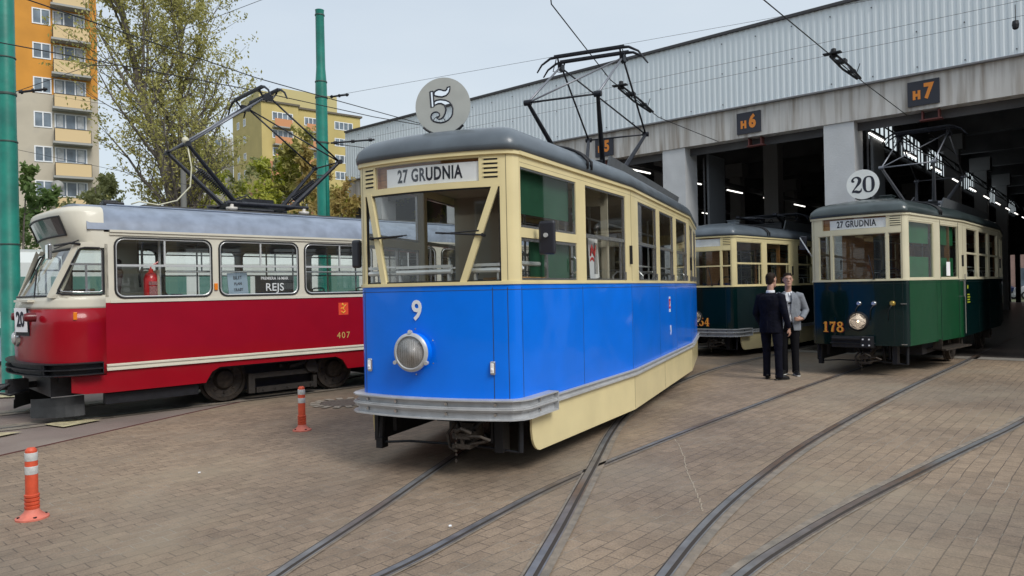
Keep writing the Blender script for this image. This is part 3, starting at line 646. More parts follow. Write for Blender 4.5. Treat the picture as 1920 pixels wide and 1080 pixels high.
    m = MB(); hand = [(.45 + .19 * cos(t * pi / 12), .42 + .03 * sin(t * pi / 12), 1.72 + .15 * sin(t * pi / 12)) for t in range(25)]; m.tube(hand, .013, 6); m.tube([(.45, .45, 1.5), (.45, .42, 1.72)], .02, 8); m.tube([(.26, .42, 1.72), (.64, .42, 1.72)], .01, 6); m.build('brake_wheel', DARK, T, smooth=True)
    if c['style'] == 'v':
        m = MB()
        for a, b in ((-.38, .18), (.38, .66), (-.68, -.52)):
            m.tube([(a, .12, 1.80), (b, .12, 1.80)], .025, 10); m.b2(a, b, .1, .14, 1.835, 1.86); m.b2(a + .02, a + .04, .11, .15, 1.7, 1.8); m.b2(b - .04, b - .02, .11, .15, 1.7, 1.8)
        m.build('window_heater', CHROME, T)
        m = MB(); m.tube([(HF - .02, .3, 1.8), (HF - .06, .3, 1.86), (HF - .04, .75, 1.86)], .022, 8); m.build('cab_handrail', CHROME, T)
        m = MB(); m.b2(.4, .78, .3, .9, 1.66, 1.74); m.build('cab_shelf', mat('pale_wood', (.45, .25, .1), .5), T)
        m = MB(); m.b2(.34, .40, .9, .96, fl, zt - .07); m.build('cab_reflection_strip', mat('cab_reflection_green', (.01, .09, .04), .8), T)  # added green strip, stands in for the reflection in the cab glass
        # poster behind the second side window
        def fp_(y, z, d): return (.93 - d, y, z)
        m = MB(); m.box((.90, 2.05, 1.95), (.006, .34, .46), rx=R(8)); q = m.build('poster', WHT, T)
        text_obj('poster_lettering', 'OZ', .24, mat('poster_red', (.55, .04, .04), .6), q, (.906, 1.99, 1.95), (R(98), 0, R(90)), sx=.8, off=.006)
        for v in q.children[0].data.vertices: v.co.xy = (-v.co.y, v.co.x)
        m = MB()
        for k in range(4): m.b2(.904, .907, 2.06 + k * .035, 2.07 + k * .035, 1.78, 2.12)
        m.build('poster_small_print', BLACK, q)
    return T, ro
def route_disc(ro, cx, cy, cz, r, rz, txt, zroof):
    F_ = lambda u, v, d: tuple(Matrix.Rotation(rz, 3, 'Z') @ Vector((u, -d, v)) + Vector((cx, cy, cz)))
    plate = mat('disc_grey_paint', (.42, .44, .42), .5, var=.06) if txt == '5' else mat('disc_white_paint', (.80, .83, .81), .5, var=.06)
    if txt == '5':
        px = lambda L_: [((x - 480) / 350 * r * .98, (515 - y) / 415 * r) for x, y in L_]
        polys = [px(q) for q in ([(318, 295), (358, 290), (368, 515), (330, 522)],
          [(372, 305), (400, 282), (430, 271), (462, 276), (492, 291), (520, 294), (538, 275), (545, 250), (580, 240), (578, 275), (565, 325), (530, 365), (475, 381), (425, 372), (372, 352)],
          [(372, 440), (405, 425), (450, 420), (520, 435), (568, 465), (598, 510), (612, 560), (606, 640), (590, 680), (550, 725), (510, 747), (455, 757), (400, 745), (355, 725), (330, 690), (325, 655), (335, 622), (358, 602), (385, 595), (412, 600), (434, 622), (438, 650), (425, 668), (400, 685), (425, 706), (460, 700), (490, 670), (512, 620), (522, 570), (515, 530), (500, 500), (465, 477), (425, 474), (372, 495)])]
        cu = bpy.data.curves.new('tmp', 'CURVE'); cu.dimensions = '2D'; cu.fill_mode = 'BOTH'; cu.extrude = .004
        for pts in [[(r * cos(2 * pi * k / 64), r * sin(2 * pi * k / 64)) for k in range(64)]] + polys:
            sp = cu.splines.new('POLY'); sp.points.add(len(pts) - 1)
            for i, p in enumerate(pts): sp.points[i].co = (p[0], p[1], 0, 1)
            sp.use_cyclic_u = True
        to = bpy.data.objects.new('tmp', cu); col.objects.link(to); dg = bpy.context.evaluated_depsgraph_get(); me = bpy.data.meshes.new_from_object(to.evaluated_get(dg)); bpy.data.objects.remove(to)
        for v in me.vertices: v.co = Vector(F_(v.co.x, v.co.y, v.co.z))
        me.materials.clear(); me.materials.append(plate); me.name = 'route_disc'; d = bpy.data.objects.new('route_disc', me); col.objects.link(d); d.parent = ro
        m = MB()
        for pl in polys: m.tube([F_(u, v, .003) for u, v in pl + pl[:2]], .0075, 6, caps=False)
        m.build('disc_digit', BLACK, d)
        m = MB(); m.tube([F_(r * 1.01 * sin(t), -r * 1.01 * cos(t), .0) for t in [(-.8 + 1.6 * k / 12) for k in range(13)]], .012, 6)
    else:
        m = MB(); m.prism([(r * cos(2 * pi * k / 48), r * sin(2 * pi * k / 48)) for k in range(48)], lambda u, v, d_: F_(u, v, d_), .006); d = m.build('route_disc', plate, ro)
        m = MB(); glyphs(m, txt, -.20, -.155, .31, lambda u, v, dd: F_(u, v, .006 + dd), adv=.66, sx=1.0, d=.002); m.build('disc_digits', BLACK, d)
        m = MB(); m.tube([F_(r * 1.01 * sin(t), -r * 1.01 * cos(t), .0) for t in [(-.5 + 1.0 * k / 12) for k in range(13)]], .012, 6)
    m.tube([F_(-.05, -r, 0), F_(-.1, -r - .07, 0), F_(-.14, -r - .1, 0)], .008, 6); m.tube([F_(.05, -r, 0), F_(.1, -r - .06, 0), F_(.12, zroof - cz, 0)], .008, 6); m.tube([F_(0, -r, 0), F_(0, zroof - cz - .02, 0)], .022, 8); m.tube([F_(-.14, -r - .03, 0), F_(-.17, -r - .06, 0), F_(-.13, -r - .09, 0), F_(-.1, -r - .05, 0)], .006, 6)
    m.build('disc_bracket', DARK, d)

B_TH = 23.2
blue, bro = n_tram((-.74, 6.3, 0), B_TH, 'blue tram with cream window band and a round route number 5 disc above its roof', dict(style='v', low=BLUE, up=CREAM, roof=ROOF, seam=SEAM, belt=1.68, top=2.82, bot=.63, skirt=CREAM, bumper=.615, lamp=(-.13, 1.10, .17), num='9', sign=True))
route_disc(bro, .0, .35, 3.33, .262, R(12), '5', 3.1)
pantograph(bro, 5.15, 3.22, 4.2, 5.2, hx=.5, kn=1.42, base=.45)
t178, r178 = n_tram((6.01, 12.6, 0), 42.2, 'dark green tram with orange number 178 and a round number 20 disc on its roof', dict(style='old', low=TEAL, up=CREAM2, roof=ROOFG, seam=mat('dark_gap', (.003, .01, .01), .6), belt=1.65, top=2.80, bot=.53, skirt=None, bumper=None, lamp=(.03, .95, .138), num='178', num_x=-.60, sign=True, front_side=GREEN_REFL, door=True, buffer=True, sockets=True, coupler=(.12, .3), mirror=True))
route_disc(r178, -.06, .75, 3.42, .275, R(8), '20', 3.12)
pantograph(r178, 5.1, 3.2, 4.1, 5.05, hx=.5, kn=1.5, base=.45, tubem=PANTOG)
t154, r154 = n_tram((4.33, 16.6, -.05), 40.7, 'dark green and cream tram with number ending in 54, partly hidden behind the blue tram', dict(style='bar', low=TEAL, up=CREAM, roof=ROOF, seam=MATS['dark_gap'], belt=1.64, top=2.80, bot=.62, skirt=CREAM, bumper=.60, lamp=(-.1, .95, .12), num='154', num_x=-.17, sign=False))
pantograph(r154, 5.1, 3.2, 3.5, 3.62, hx=.5, kn=1.7, base=.45)
# ------------------------------------------------------------------ red bogie tram (front axle at local y = 0)
def red_tram():
    th = 46.5; T = empty('tram', (-4.949, 11.521, 0), -R(th), 'red tram with a white window band and black front bumper, number 407', 'tram')
    HW, Y0, Y1 = 1.2, -1.70, 7.3
    nose = [(HW, Y0), (HW, -1.95), (1.17, -2.10), (1.08, -2.24), (.9, -2.34), (.65, -2.41), (.35, -2.455), (.1, -2.475)]
    nose_full = nose + mir(nose)[0:]                       # right side -> round the front -> left side
    def P3(i, z, f):
        x, y = nose_full[i]; return (x * (1 - .03 * max(0, z - 1.65)), Y0 + (y - Y0) * f, z)
    n = len(nose_full)
    def nose_rows(rows, name, m, parent, th_=.03, skip=None):
        mb = MB(); vs = []; fs = []
        for z, f in rows:
            for i in range(n): vs.append(P3(i, z, f))
        for j in range(len(rows) - 1):
            for i in range(n - 1):
                if skip and skip(i, j): continue
                fs.append((j * n + i, j * n + i + 1, (j + 1) * n + i + 1, (j + 1) * n + i))
        mb.add(vs, fs); o = mb.build(name, m, parent, smooth=50); md = o.modifiers.new('s', 'SOLIDIFY'); md.thickness = .02; md.offset = 0; return o
    nose_rows([(.63, .98), (.72, .99), (1.0, 1.0), (1.3, .99), (1.50, .975)], 'nose_panel', RED, T)
    nose_rows([(1.50, .975), (1.53, .985), (1.56, .975), (1.60, .965), (1.655, .95)], 'windscreen_apron', WHITE, T)
    A = [(1.655, .93), (2.30, .44)]
    # windscreen glass: front part of the nose only
    m = MB(); gi = range(3, n - 3); vs = []; fs = []
    for z, f in A: vs += [P3(i, z, f) for i in gi]
    k = len(gi)
    for i in range(k - 1): fs.append((i, i + 1, k + i + 1, k + i))
    m.add(vs, fs); ws = m.build('windscreen', GL, T)
    for a in (3, n - 4):
        m = MB(); m.tube([P3(a, 1.64, .945), P3(a, 2.34, .43)], .020, 8); m.build('windscreen_pillar', WHITE if a == 3 else RUBBER, T)
    m = MB(); m.tube([P3(i, 1.665, .955) for i in gi] + [P3(i, 2.29, .45) for i in reversed(gi)] + [P3(3, 1.665, .955)], .014, 6); m.build('windscreen_seal', RUBBER, ws)
    m = MB(); m.tube([P3(5, 1.66, .98), P3(8, 2.05, .68)], .01, 6); m.tube([P3(7, 1.86, .82), P3(9, 2.2, .56)], .008, 6); m.build('wiper', DARK, ws)
    # cab sides (two): wall with a slanted opening
    for s in (1, -1):
        m = MB(); poly = [(Y0, 1.655), (Y0, 2.32), (-1.93, 2.32), (-2.0, 2.29), (-2.33, 1.70), (-2.30, 1.655)]
        X = HW
        ci = lambda u, v: .12 * max(0, (-1.96 - u) / .28) ** 2
        def q(u, v, d, s=s): return (s * (X - d - ci(u, v)), u, v)
        # frame pieces around the window
        for pl in ([(-1.70, 1.64), (-1.70, 2.34), (-1.66, 2.34), (-1.66, 1.64)], [(-1.70, 2.29), (-2.02, 2.29), (-1.98, 2.36), (-1.70, 2.36)], [(-2.0, 2.30), (-2.24, 1.69), (-2.30, 1.64), (-2.32, 1.66), (-2.04, 2.36)], [(-1.70, 1.64), (-1.95, 1.64), (-1.95, 1.675), (-1.70, 1.67)], [(-1.95, 1.64), (-2.12, 1.64), (-2.12, 1.68), (-1.95, 1.675)], [(-2.12, 1.64), (-2.30, 1.64), (-2.24, 1.69), (-2.12, 1.68)]):
            m.prism(pl, q, .025)
        cs = m.build('cab_side', WHITE, T)
        m = MB(); m.prism([(-1.70, 1.67), (-1.95, 1.675), (-2.24, 1.69), (-2.0, 2.29), (-1.70, 2.29)], lambda u, v, d, s=s: (s * (X - .015 - d - ci(u, v)), u, v), .002); wn = m.build('cab_window', GL, cs)
        loop = [(-1.72, 1.70), (-1.75, 1.68), (-1.95, 1.68), (-2.08, 1.684), (-2.18, 1.69), (-2.215, 1.71), (-2.215, 1.74), (-2.01, 2.23), (-1.98, 2.27), (-1.93, 2.285), (-1.76, 2.285), (-1.72, 2.25), (-1.72, 1.70)]
        m = MB(); m.tube([(s * (X + .004 - ci(u, v)), u, v) for u, v in loop], .014, 6); m.build('window_seal', RUBBER, wn)
        m = MB(); m.tube([(s * (X + .006 - ci(u, v)), -1.735 + (u + 1.72) * .93, 1.71 + (v - 1.68) * .95) for u, v in loop], .009, 6); m.b2(s * (X - .012), s * (X + .006), -2.09, -1.74, 2.06, 2.085); m.b2(s * (X - .012), s * (X + .006), -1.93, -1.905, 1.70, 2.06); m.build('window_frame', STEEL, wn)
    # destination box and front roof cap
    rows = [(2.29, .42), (2.34, .46), (2.42, .53), (2.75, .71), (2.80, .695), (2.83, .61), (2.845, .50), (2.85, .38), (2.84, .27)]
    mb = MB(); vs = []; 
    for j, (z, f) in enumerate(rows):
        for i in range(n):
            x, y = nose_full[i]; sc = [1, 1, 1, .985, .96, .91, .86, .8, .74][j]; zz = z; 
            vs.append((x * sc, Y0 - .15 * (j >= 7) * 0 + (y - Y0) * f, zz + (.0 if j < 6 else .07 * (1 - (x / HW) ** 2) * (j - 5) / 3)))
    fs = [(j * n + i, j * n + i + 1, (j + 1) * n + i + 1, (j + 1) * n + i) for j in range(len(rows) - 1) for i in range(n - 1)]
    mb.add(vs, fs); mb.build('front_roof_cap', WHITE, T, smooth=60)
    def bx(i, z, f, o=0): x, y = nose_full[i]; return (x * .985, Y0 + (y - Y0) * f - o, z)
    m = MB(); vs = []; fs = []; gi2 = range(4, n - 4)
    for z, f in ((2.47, .555), (2.71, .688)): vs += [bx(i, z, f, .012) for i in gi2]
    k = len(gi2); fs = [(i, i + 1, k + i + 1, k + i) for i in range(k - 1)]; m.add(vs, fs); db = m.build('destination_window', mat('dark_sign_glass', (.02, .02, .025), .12, 0, 0), T)
    m = MB(); m.tube([bx(i, 2.47, .555, .014) for i in gi2] + [bx(i, 2.71, .688, .014) for i in reversed(gi2)] + [bx(4, 2.47, .555, .014)], .014, 6); m.build('destination_seal', RUBBER, db)
    # sides ------------------------------------------------------------
    RS = Path([(HW, Y0), (HW, Y1)], Y0); LS = Path([(-HW, Y1), (-HW, Y0)], -Y1)
    W = [(-1.58, -.31), (-.2, 1.04), (1.15, 2.40), (2.52, 3.76), (3.9, 4.7), (4.85, 6.05), (6.15, 7.15)]
    for P, s in ((RS, 1), (LS, -1)):
        hs = [((a, b) if s > 0 else (-b, -a)) + (1.625, 2.43, .11) for a, b in W]
        m = MB(); wall(m, P, 1.565, 2.50, hs, .03); a0, b0 = (Y0 + .06, Y1) if s > 0 else (-Y1, -Y0 - .06)
        band(m, P, a0, b0, 2.50, 2.53, -.02, .035); band(m, P, a0, b0, 2.462, 2.50, 0, .018); band(m, P, a0, b0, 1.562, 1.60, 0, .012)
        m.build('window_band', WHITE, T)
        m = MB(); holes = [((-.42, 1.86) if s > 0 else (-1.86, .42)) + (.2, .59, .0), ((5.2, 7.2) if s > 0 else (-7.2, -5.2)) + (.2, .59, .0)]
        if s > 0: m.prism([(Y0, .38), (-.42, .38), (-.40, .42), (-.33, .53), (-.22, .59), (1.68, .59), (1.80, .53), (1.87, .42), (1.89, .38), (5.1, .38), (5.2, .59), (7.1, .59), (7.2, .38), (Y1, .38), (Y1, 1.565), (Y0, 1.565)], lambda u, v, d: (HW - d, u, v), .03)
        else: wall(m, P, .38, 1.565, holes, .03)
        m.build('side_panel', RED, T)
        m = MB(); pl = [(Y0 + .002, .38), (-1.95, .39), (-2.10, .42), (-2.10, .62), (Y0 + .002, .62)]; m.prism(pl, lambda u, v, d, s=s: (s * (HW - .003 - d - (.03 if u < -2 else 0)), u, v), .02); m.build('front_skirt', RED, T)
        m = MB()
        for z0, z1, o in ((.672, .692, .03), (.692, .728, .016), (.728, .748, .03), (.748, .757, .012)): band(m, P, (Y0 - .05 if s > 0 else -Y1), (Y1 if s > 0 else -Y0), z0, z1, 0.001, o)
        m.build('white_moulding', WHITE, T)
        for (a, b, q0, q1, r) in hs:
            m = MB(); pane(m, P, a + .01, b - .01, q0 + .01, q1 - .01, -.02); pn = m.build('window', GL, T)
            lp = []
            for (cx, cz, t0) in ((b - r, q0 + r, -pi / 2), (b - r, q1 - r, 0), (a + r, q1 - r, pi / 2), (a + r, q0 + r, pi)):
                for k in range(5): t = t0 + pi / 2 * k / 4; lp.append((cx + r * cos(t), cz + r * sin(t)))
            lp.append(lp[0]); lp.append(lp[1])
            m = MB(); m.tube([(*P.at(u, .004), v) for u, v in lp], .013, 6, False); m.build('window_seal', RUBBER, pn)
            c0, c1 = (a + b) / 2, (q0 + q1) / 2; m = MB(); m.tube([(*P.at(c0 + (u - c0) * .975, .0), c1 + (v - c1) * .96) for u, v in lp], .010, 6, False)
            band(m, P, a + .02, b - .02, 2.045, 2.075, -.03, .004); mx_ = a + (.62 if s > 0 else .6); band(m, P, mx_, mx_ + .022, 2.075, q1 - .02, -.02, .002)
            m.build('window_frame', CHROME, pn)
    # roof --------------------------------------------------------------
    m = MB(); rings = []
    prof = [(1.215, 2.53), (1.20, 2.60), (1.13, 2.72), (1.0, 2.81), (.80, 2.88), (.5, 2.93), (.2, 2.95)]
    for y in (-1.90, -1.2, 7.3):
        r = [(x, y, z) for x, z in prof] + [(-x, y, z) for x, z in reversed(prof)]; rings.append(r)
    m.loft(rings); m.tube([(.55, -1.5, 2.935), (.55, 7.2, 2.935)], .012, 4); ro = m.build('roof', ROOFR, T, smooth=40)
    m = MB(); m.box((0, 3.1, 2.96), (.95, 8.2, .035)); m.build('roof_walkway', mat('walkway_grey', (.09, .09, .09), .8, var=.2), ro)
    m = MB(); m.box((0.05, -1.3, 3.0), (.22, .28, .07)); m.box((.05, -1.33, 3.04), (.16, .2, .04)); bev(m.build('roof_lamp_housing', DARK, ro), .02)
    fr, K = pantograph(ro, .95, 2.98, 3.95, 5.0, hx=.45, kn=1.3, base=.5, cross=True)
    for t in (-1, 1):
        m = MB(); spring(m, (.1, .95 + t * .58, 3.28), (.1, .95 + t * 1.0, 3.62), .045, 16, .011); m.tube([(.1, .95 + t * .5, 3.2), (.1, .95 + t * 1.08, 3.69)], .012, 6); m.build('spring', PANTO, fr, smooth=True)
    m = MB(); m.lathe([(0, -.03), (.05, -.02), (.05, .02), (0, .03)], (.45, -.38, 4.0), 'X', 14); m.tube([(.45, -.36, 3.98), (.46, -.30, 3.6), (.45, -.32, 3.3), (.4, -.5, 3.08), (.35, -.75, 3.0), (.3, -1.0, 3.04), (.25, -1.1, 3.0)], .011, 6); m.build('pantograph_rope', HOSE, fr, smooth=True)
    # front details -------------------------------------------------------
    loop = Path([(HW, -1.76)] + nose[1:] + [(0, -2.48)] + mir(nose[1:]) + [(-HW, -1.76)])
    loop = Path([tuple(p) for p in reversed(loop.p)])
    e = loop.s[-1]; m = MB()
    for z in (.645, .715, .79): band(m, loop, 0, e, z, z + .014, 0, .12)
    band(m, loop, 0, e, .659, .79, 0, .05)
    for s_ in (0, .6, e - .61, e - .01): band(m, loop, s_, s_ + .01, .645, .80, 0, .12)
    bp = m.build('bumper', DARK, T)
    m = MB(); m.b2(-.85, .9, -2.28, -1.0, .36, .66); m.b2(-1.0, 1.0, -2.2, 7.1, .55, .66); m.b2(-.62, .62, -.4, 2.3, .3, .6); m.b2(-1.1, -.6, 2.2, 4.8, .25, .6); m.b2(.5, 1.1, 2.3, 4.8, .25, .6); m.b2(1.0, 1.12, -1.7, -.5, .22, .36); m.build('underframe', DARK, T)
    m = MB(); m.tube([(0, -2.0, .46), (0, -2.95, .46)], .045, 8); m.tube([(0.1, -2.4, .4), (0.15, -2.6, .36), (.1, -2.75, .4), (0.1, -2.6, .5)], .02, 8); m.box((0, -2.5, .46), (.2, .24, .18)); m.build('coupler', DARK, T)
    for s in (1, -1):
        m = MB(); rings = []
        for k in range(7):
            t = k / 6; y = -2.44 + .52 * t ** 1.2; x = .60 + .42 * sin(t * pi / 2); rings.append([(s * x, y, .08 + .02 * t), (s * (x - .03), y, .36 - .04 * (1 - t)), (s * (x - .06), y, .36 - .04 * (1 - t)), (s * (x - .03), y, .08 + .02 * t)])
        m.loft(rings); rings = [[(q[0] + s * .012, q[1] - .012, q[2] - (.0 if j in (0, 3) else .11)) for j, q in enumerate(r)] for r in rings]; m.loft(rings); m.build('track_guard', mat('guard_grey', (.03, .032, .034), .6, var=.3, vs=8), T)
    m = MB(); m.lathe([(.0, -.03), (.07, -.035), (.1, -.02), (.115, .0), (.115, .08)], (.05, -2.50, 1.11), 'Y', 20); hl = m.build('headlight', STEEL, T, smooth=40)
    m = MB(); m.lathe([(.0, -.06), (.06, -.053), (.095, -.025)], (.05, -2.50, 1.11), 'Y', 20); m.build('headlight_lens', GLASSW, hl, smooth=True)
    for x in (.80, -.05):
        m = MB(); m.lathe([(0, -.08), (.045, -.07), (.06, -.03), (.06, .06)], (x, -2.47, 1.40), 'Y', 16); m.build('tail_lamp', mat('dark_red_lens', (.12, .005, .01), .3), T, smooth=40)
    m = MB(); m.box((.38, -2.49, 1.33), (.34, .01, .36), rx=R(3), rz=R(16)); m.build('route_card_holder', DARK, T)
    m = MB(); m.box((.385, -2.505, 1.36), (.30, .006, .32), rx=R(3), rz=R(16)); q = m.build('route_card', SIGNW, T)
    text_obj('route_card_number', '20', .27, BLACK, q, (.387, -2.511, 1.36), (R(93), 0, R(16)), sx=.75, off=.008)
    m = MB(); m.box((HW - .005, -2.05, 1.405), (.016, .045, .10)); bev(m.build('side_marker_lamp', AMBER, T), .006)
    m = MB(); m.box((HW + .012, -.255, 1.76), (.02, .05, .10)); bev(m.build('side_indicator', AMBER, T), .006)
    m = MB(); m.box((1.27, -2.34, 2.22), (.17, .04, .20)); q = bev(m.build('mirror', STEEL, T), .02, 3)
    m = MB(); m.box((1.27, -2.363, 2.22), (.14, .006, .17)); m.build('mirror_glass', mat('mirror_glass', (.7, .72, .72), .03, 1), q)
    m = MB(); m.tube([(1.25, -2.28, 2.3), (1.23, -2.1, 2.34), (1.2, -1.98, 2.33)], .016, 6); m.tube([(1.25, -2.28, 2.26), (1.22, -2.0, 2.38)], .01, 6); m.build('mirror_arm', DARK, q)
    m = MB(); m.box((.4, -2.46, 1.61), (.5, .10, .03), rz=R(8)); m.build('front_step_rail', WHITE, T)
    text_obj('fleet_number', '407', .145, mat('pale_gold_lettering', (.55, .38, .12), .45), T, (HW + .004, 1.82, .93), (R(90), 0, R(90)), sx=.95, sp=1.25)
    m = MB(); m.b2(HW, HW + .003, 1.74, 1.92, 1.27, 1.47); q = m.build('city_crest', mat('crest_orange_red', (.75, .07, .03), .5), T)
    m = MB(); m.tube([(HW + .004, 1.80, 1.44), (HW + .004, 1.85, 1.42), (HW + .004, 1.82, 1.37), (HW + .004, 1.86, 1.33), (HW + .004, 1.82, 1.30), (HW + .004, 1.79, 1.33)], .011, 6); m.tube([(HW + .004, 1.84, 1.40), (HW + .004, 1.88, 1.44)], .007, 5); m.tube([(HW + .004, 1.81, 1.39), (HW + .004, 1.78, 1.37)], .007, 5); m.lathe([(0, -.012), (.014, 0), (0, .012)], (HW + .004, 1.815, 1.45), 'X', 8); m.build('crest_figure', mat('crest_gold', (.85, .45, .05), .5), q)
    # bogies
    for yc in (.925, 6.15):
        for yy in (yc - .925, yc + .925):
            for s in (-1, 1):
                o = wheel_mb(.33, .10, 44).build('wheel', GREASE, T, smooth=35); o.location = (s * .73, yy, .36)
                if s < 0: o.rotation_euler.z = pi
        for s in (-1, 1):
            m = MB(); m.b2(s * .9, s * .98, yc - .5, yc + .5, .12, .2); m.b2(s * .88, s * .96, yc - .62, yc + .55, .34, .42); m.b2(s * .9, s * .97, yc - .62, yc - .52, .12, .42); m.b2(s * .9, s * .97, yc + .46, yc + .52, .1, .3); m.tube([(s * .9, yc + .42, .46), (s * 1.0, yc + .42, .46)], .1, 12); m.tube([(s * .9, yc - .1, .5), (s * .98, yc - .1, .5)], .03, 8); m.box((s * .93, yc + .2, .5), (.08, .3, .05), rx=R(10))
            for k in range(5): m.tube([(s * .98, yc - .4 + .2 * k, .16), (s * 1.0, yc - .4 + .2 * k, .16)], .012, 6)
            m.build('bogie_frame', GREASED, T)
        MB().b2(-.6, .6, yc - .8, yc + .8, .14, .6).build('traction_motor', DARK, T)
    # interior
    m = MB(); m.b2(-1.15, 1.15, -1.95, 7.25, .88, .92); m.build('floor', INTD, T)
    m = MB(); m.b2(-1.1, 1.1, -1.7, 7.25, 2.50, 2.52); m.build('ceiling', mat('ceiling_panel', (.18, .18, .17), .7), T)
    m = MB(); m.b2(-1.15, 1.15, 7.27, 7.3, .7, 2.52); m.build('rear_wall', WHITE, T)
    m = MB(); m.b2(-1.1, .2, -1.02, -.99, .9, 2.5); m.b2(.2, 1.1, -1.02, -.99, .9, 2.0); m.build('cab_partition', INT, T)
    m = MB(); m.tube([(.98, -.95, .95), (.98, -.95, 2.45)], .018, 8); m.tube([(.2, -.95, .95), (.2, -.95, 2.45)], .018, 8)
    for y in (.1, 1.3, 2.5, 3.9, 5.2, 6.4):
        for s in (-1, 1): m.tube([(s * .5, y, .9), (s * .5, y, 2.48)], .015, 6)
    for s in (-1, 1): m.tube([(s * 1.08, -.9, 1.98), (s * 1.08, 7.0, 1.98)], .012, 6); m.tube([(s * .5, -.9, 2.3), (s * .5, 7, 2.3)], .012, 6)
    m.build('handrail', CHROME, T)
    m = MB(); m.box((.55, -1.45, 1.75), (.5, .12, .55), rx=R(-8)); m.box((.55, -1.62, 1.4), (.5, .4, .12)); m.box((.55, -1.4, 2.08), (.3, .1, .18)); bev(m.build('driver_seat', SEATM, T), .04, 3)
    m = MB(); m.b2(-.7, .8, -2.25, -1.95, .9, 1.60); m.tube([(.8, -2.1, 1.72), (.5, -2.1, 1.72)], .03, 8); m.tube([(1.1, -2.15, 1.72), (1.1, -1.8, 1.74)], .018, 8); m.build('driver_console', INTD, T)
    for s in (-1, 1):
        m = MB()
        for y in (-.5, .35, 1.2, 2.05, 2.9, 3.75, 4.6): m.box((s * .82, y + .35, 1.42), (.42, .05, .5), rx=R(-6)); m.b2(s * .6, s * 1.05, y, y + .4, 1.26, 1.32)
        m.build('seat_row', SEATM, T)
    m = MB()
    for y in (-.5, .35, 1.2, 2.05, 2.9): m.tube([(.62, y + .37, 1.5), (.63, y + .38, 1.70), (.70, y + .38, 1.72), (.95, y + .38, 1.72), (1.02, y + .38, 1.70), (1.03, y + .37, 1.5)], .012, 6)
    m.build('seat_handle', DARK, T)
    return T
red = red_tram()
def in_red(o):  # things standing inside the red tram keep their own top-level object
    o.location = Matrix.Rotation(-R(46.5), 3, 'Z') @ o.location + Vector((-4.949, 11.521, 0)); o.rotation_euler.z -= R(46.5)
e_ = empty('fire_extinguisher', (1.02, -1.08, 1.52), 0, 'red fire extinguisher behind the first side window of the red tram', 'fire extinguisher')
REDX = mat('extinguisher_red', (.55, .012, .015), .3, 0, .5)
m = MB(); m.lathe([(.085, .0), (.095, .02), (.095, .36), (.07, .43), (.03, .46), (.03, .5), (0, .5)], n=24); m.build('cylinder', REDX, e_, smooth=40)
m = MB(); m.tube([(0, 0, .5), (0, .0, .54), (.0, .08, .56)], .014, 6); m.tube([(0, 0, .54), (0, .1, .60)], .01, 6); m.build('valve_handle', REDX, e_)
m = MB(); m.tube([(0, -.02, .5), (0, -.12, .5), (.0, -.15, .4), (0, -.14, .25)], .015, 6); m.build('hose', RUBBER, e_, smooth=True)
m = MB(); m.box((.096, 0, .2), (.006, .1, .12)); m.box((.096, 0, .3), (.006, .11, .05)); m.build('printed_sticker', mat('sticker_grey', (.3, .12, .12), .6, var=.6, vs=60), e_)
in_red(e_)
def placard(loc, w_, h_, bgm, lines, label):
    o = MB().box((0, 0, 0), (.01, w_, h_)).build('placard', bgm); tag(o, label, 'poster'); o.location = loc; in_red(o)
    for (tx, sz, z, mt, sx) in lines: text_obj('printed_lettering', tx, sz, mt, o, (.008, 0, z), (R(90), 0, R(90)), sx=sx, off=.001, depth=.002)
    return o
placard((1.08, .70, 1.78), .62, .30, mat('placard_black', (.02, .02, .022), .5), [('PREMIERA 16 MAR', .062, .10, SIGNW, .9), ('REJS', .17, -.04, SIGNW, 1.0)], 'black poster with white PREMIERA lettering in the second side window of the red tram')
pl_ = placard((1.08, .12, 1.80), .30, .34, mat('placard_blue', (.32, .42, .52), .5), [('BILET', .07, .09, BLACK, .8), ('PLAN', .06, 0, BLACK, .8), ('TRASY', .06, -.09, BLACK, .8)], 'pale blue poster leaning in the second side window of the red tram'); pl_.rotation_euler.x = R(4)

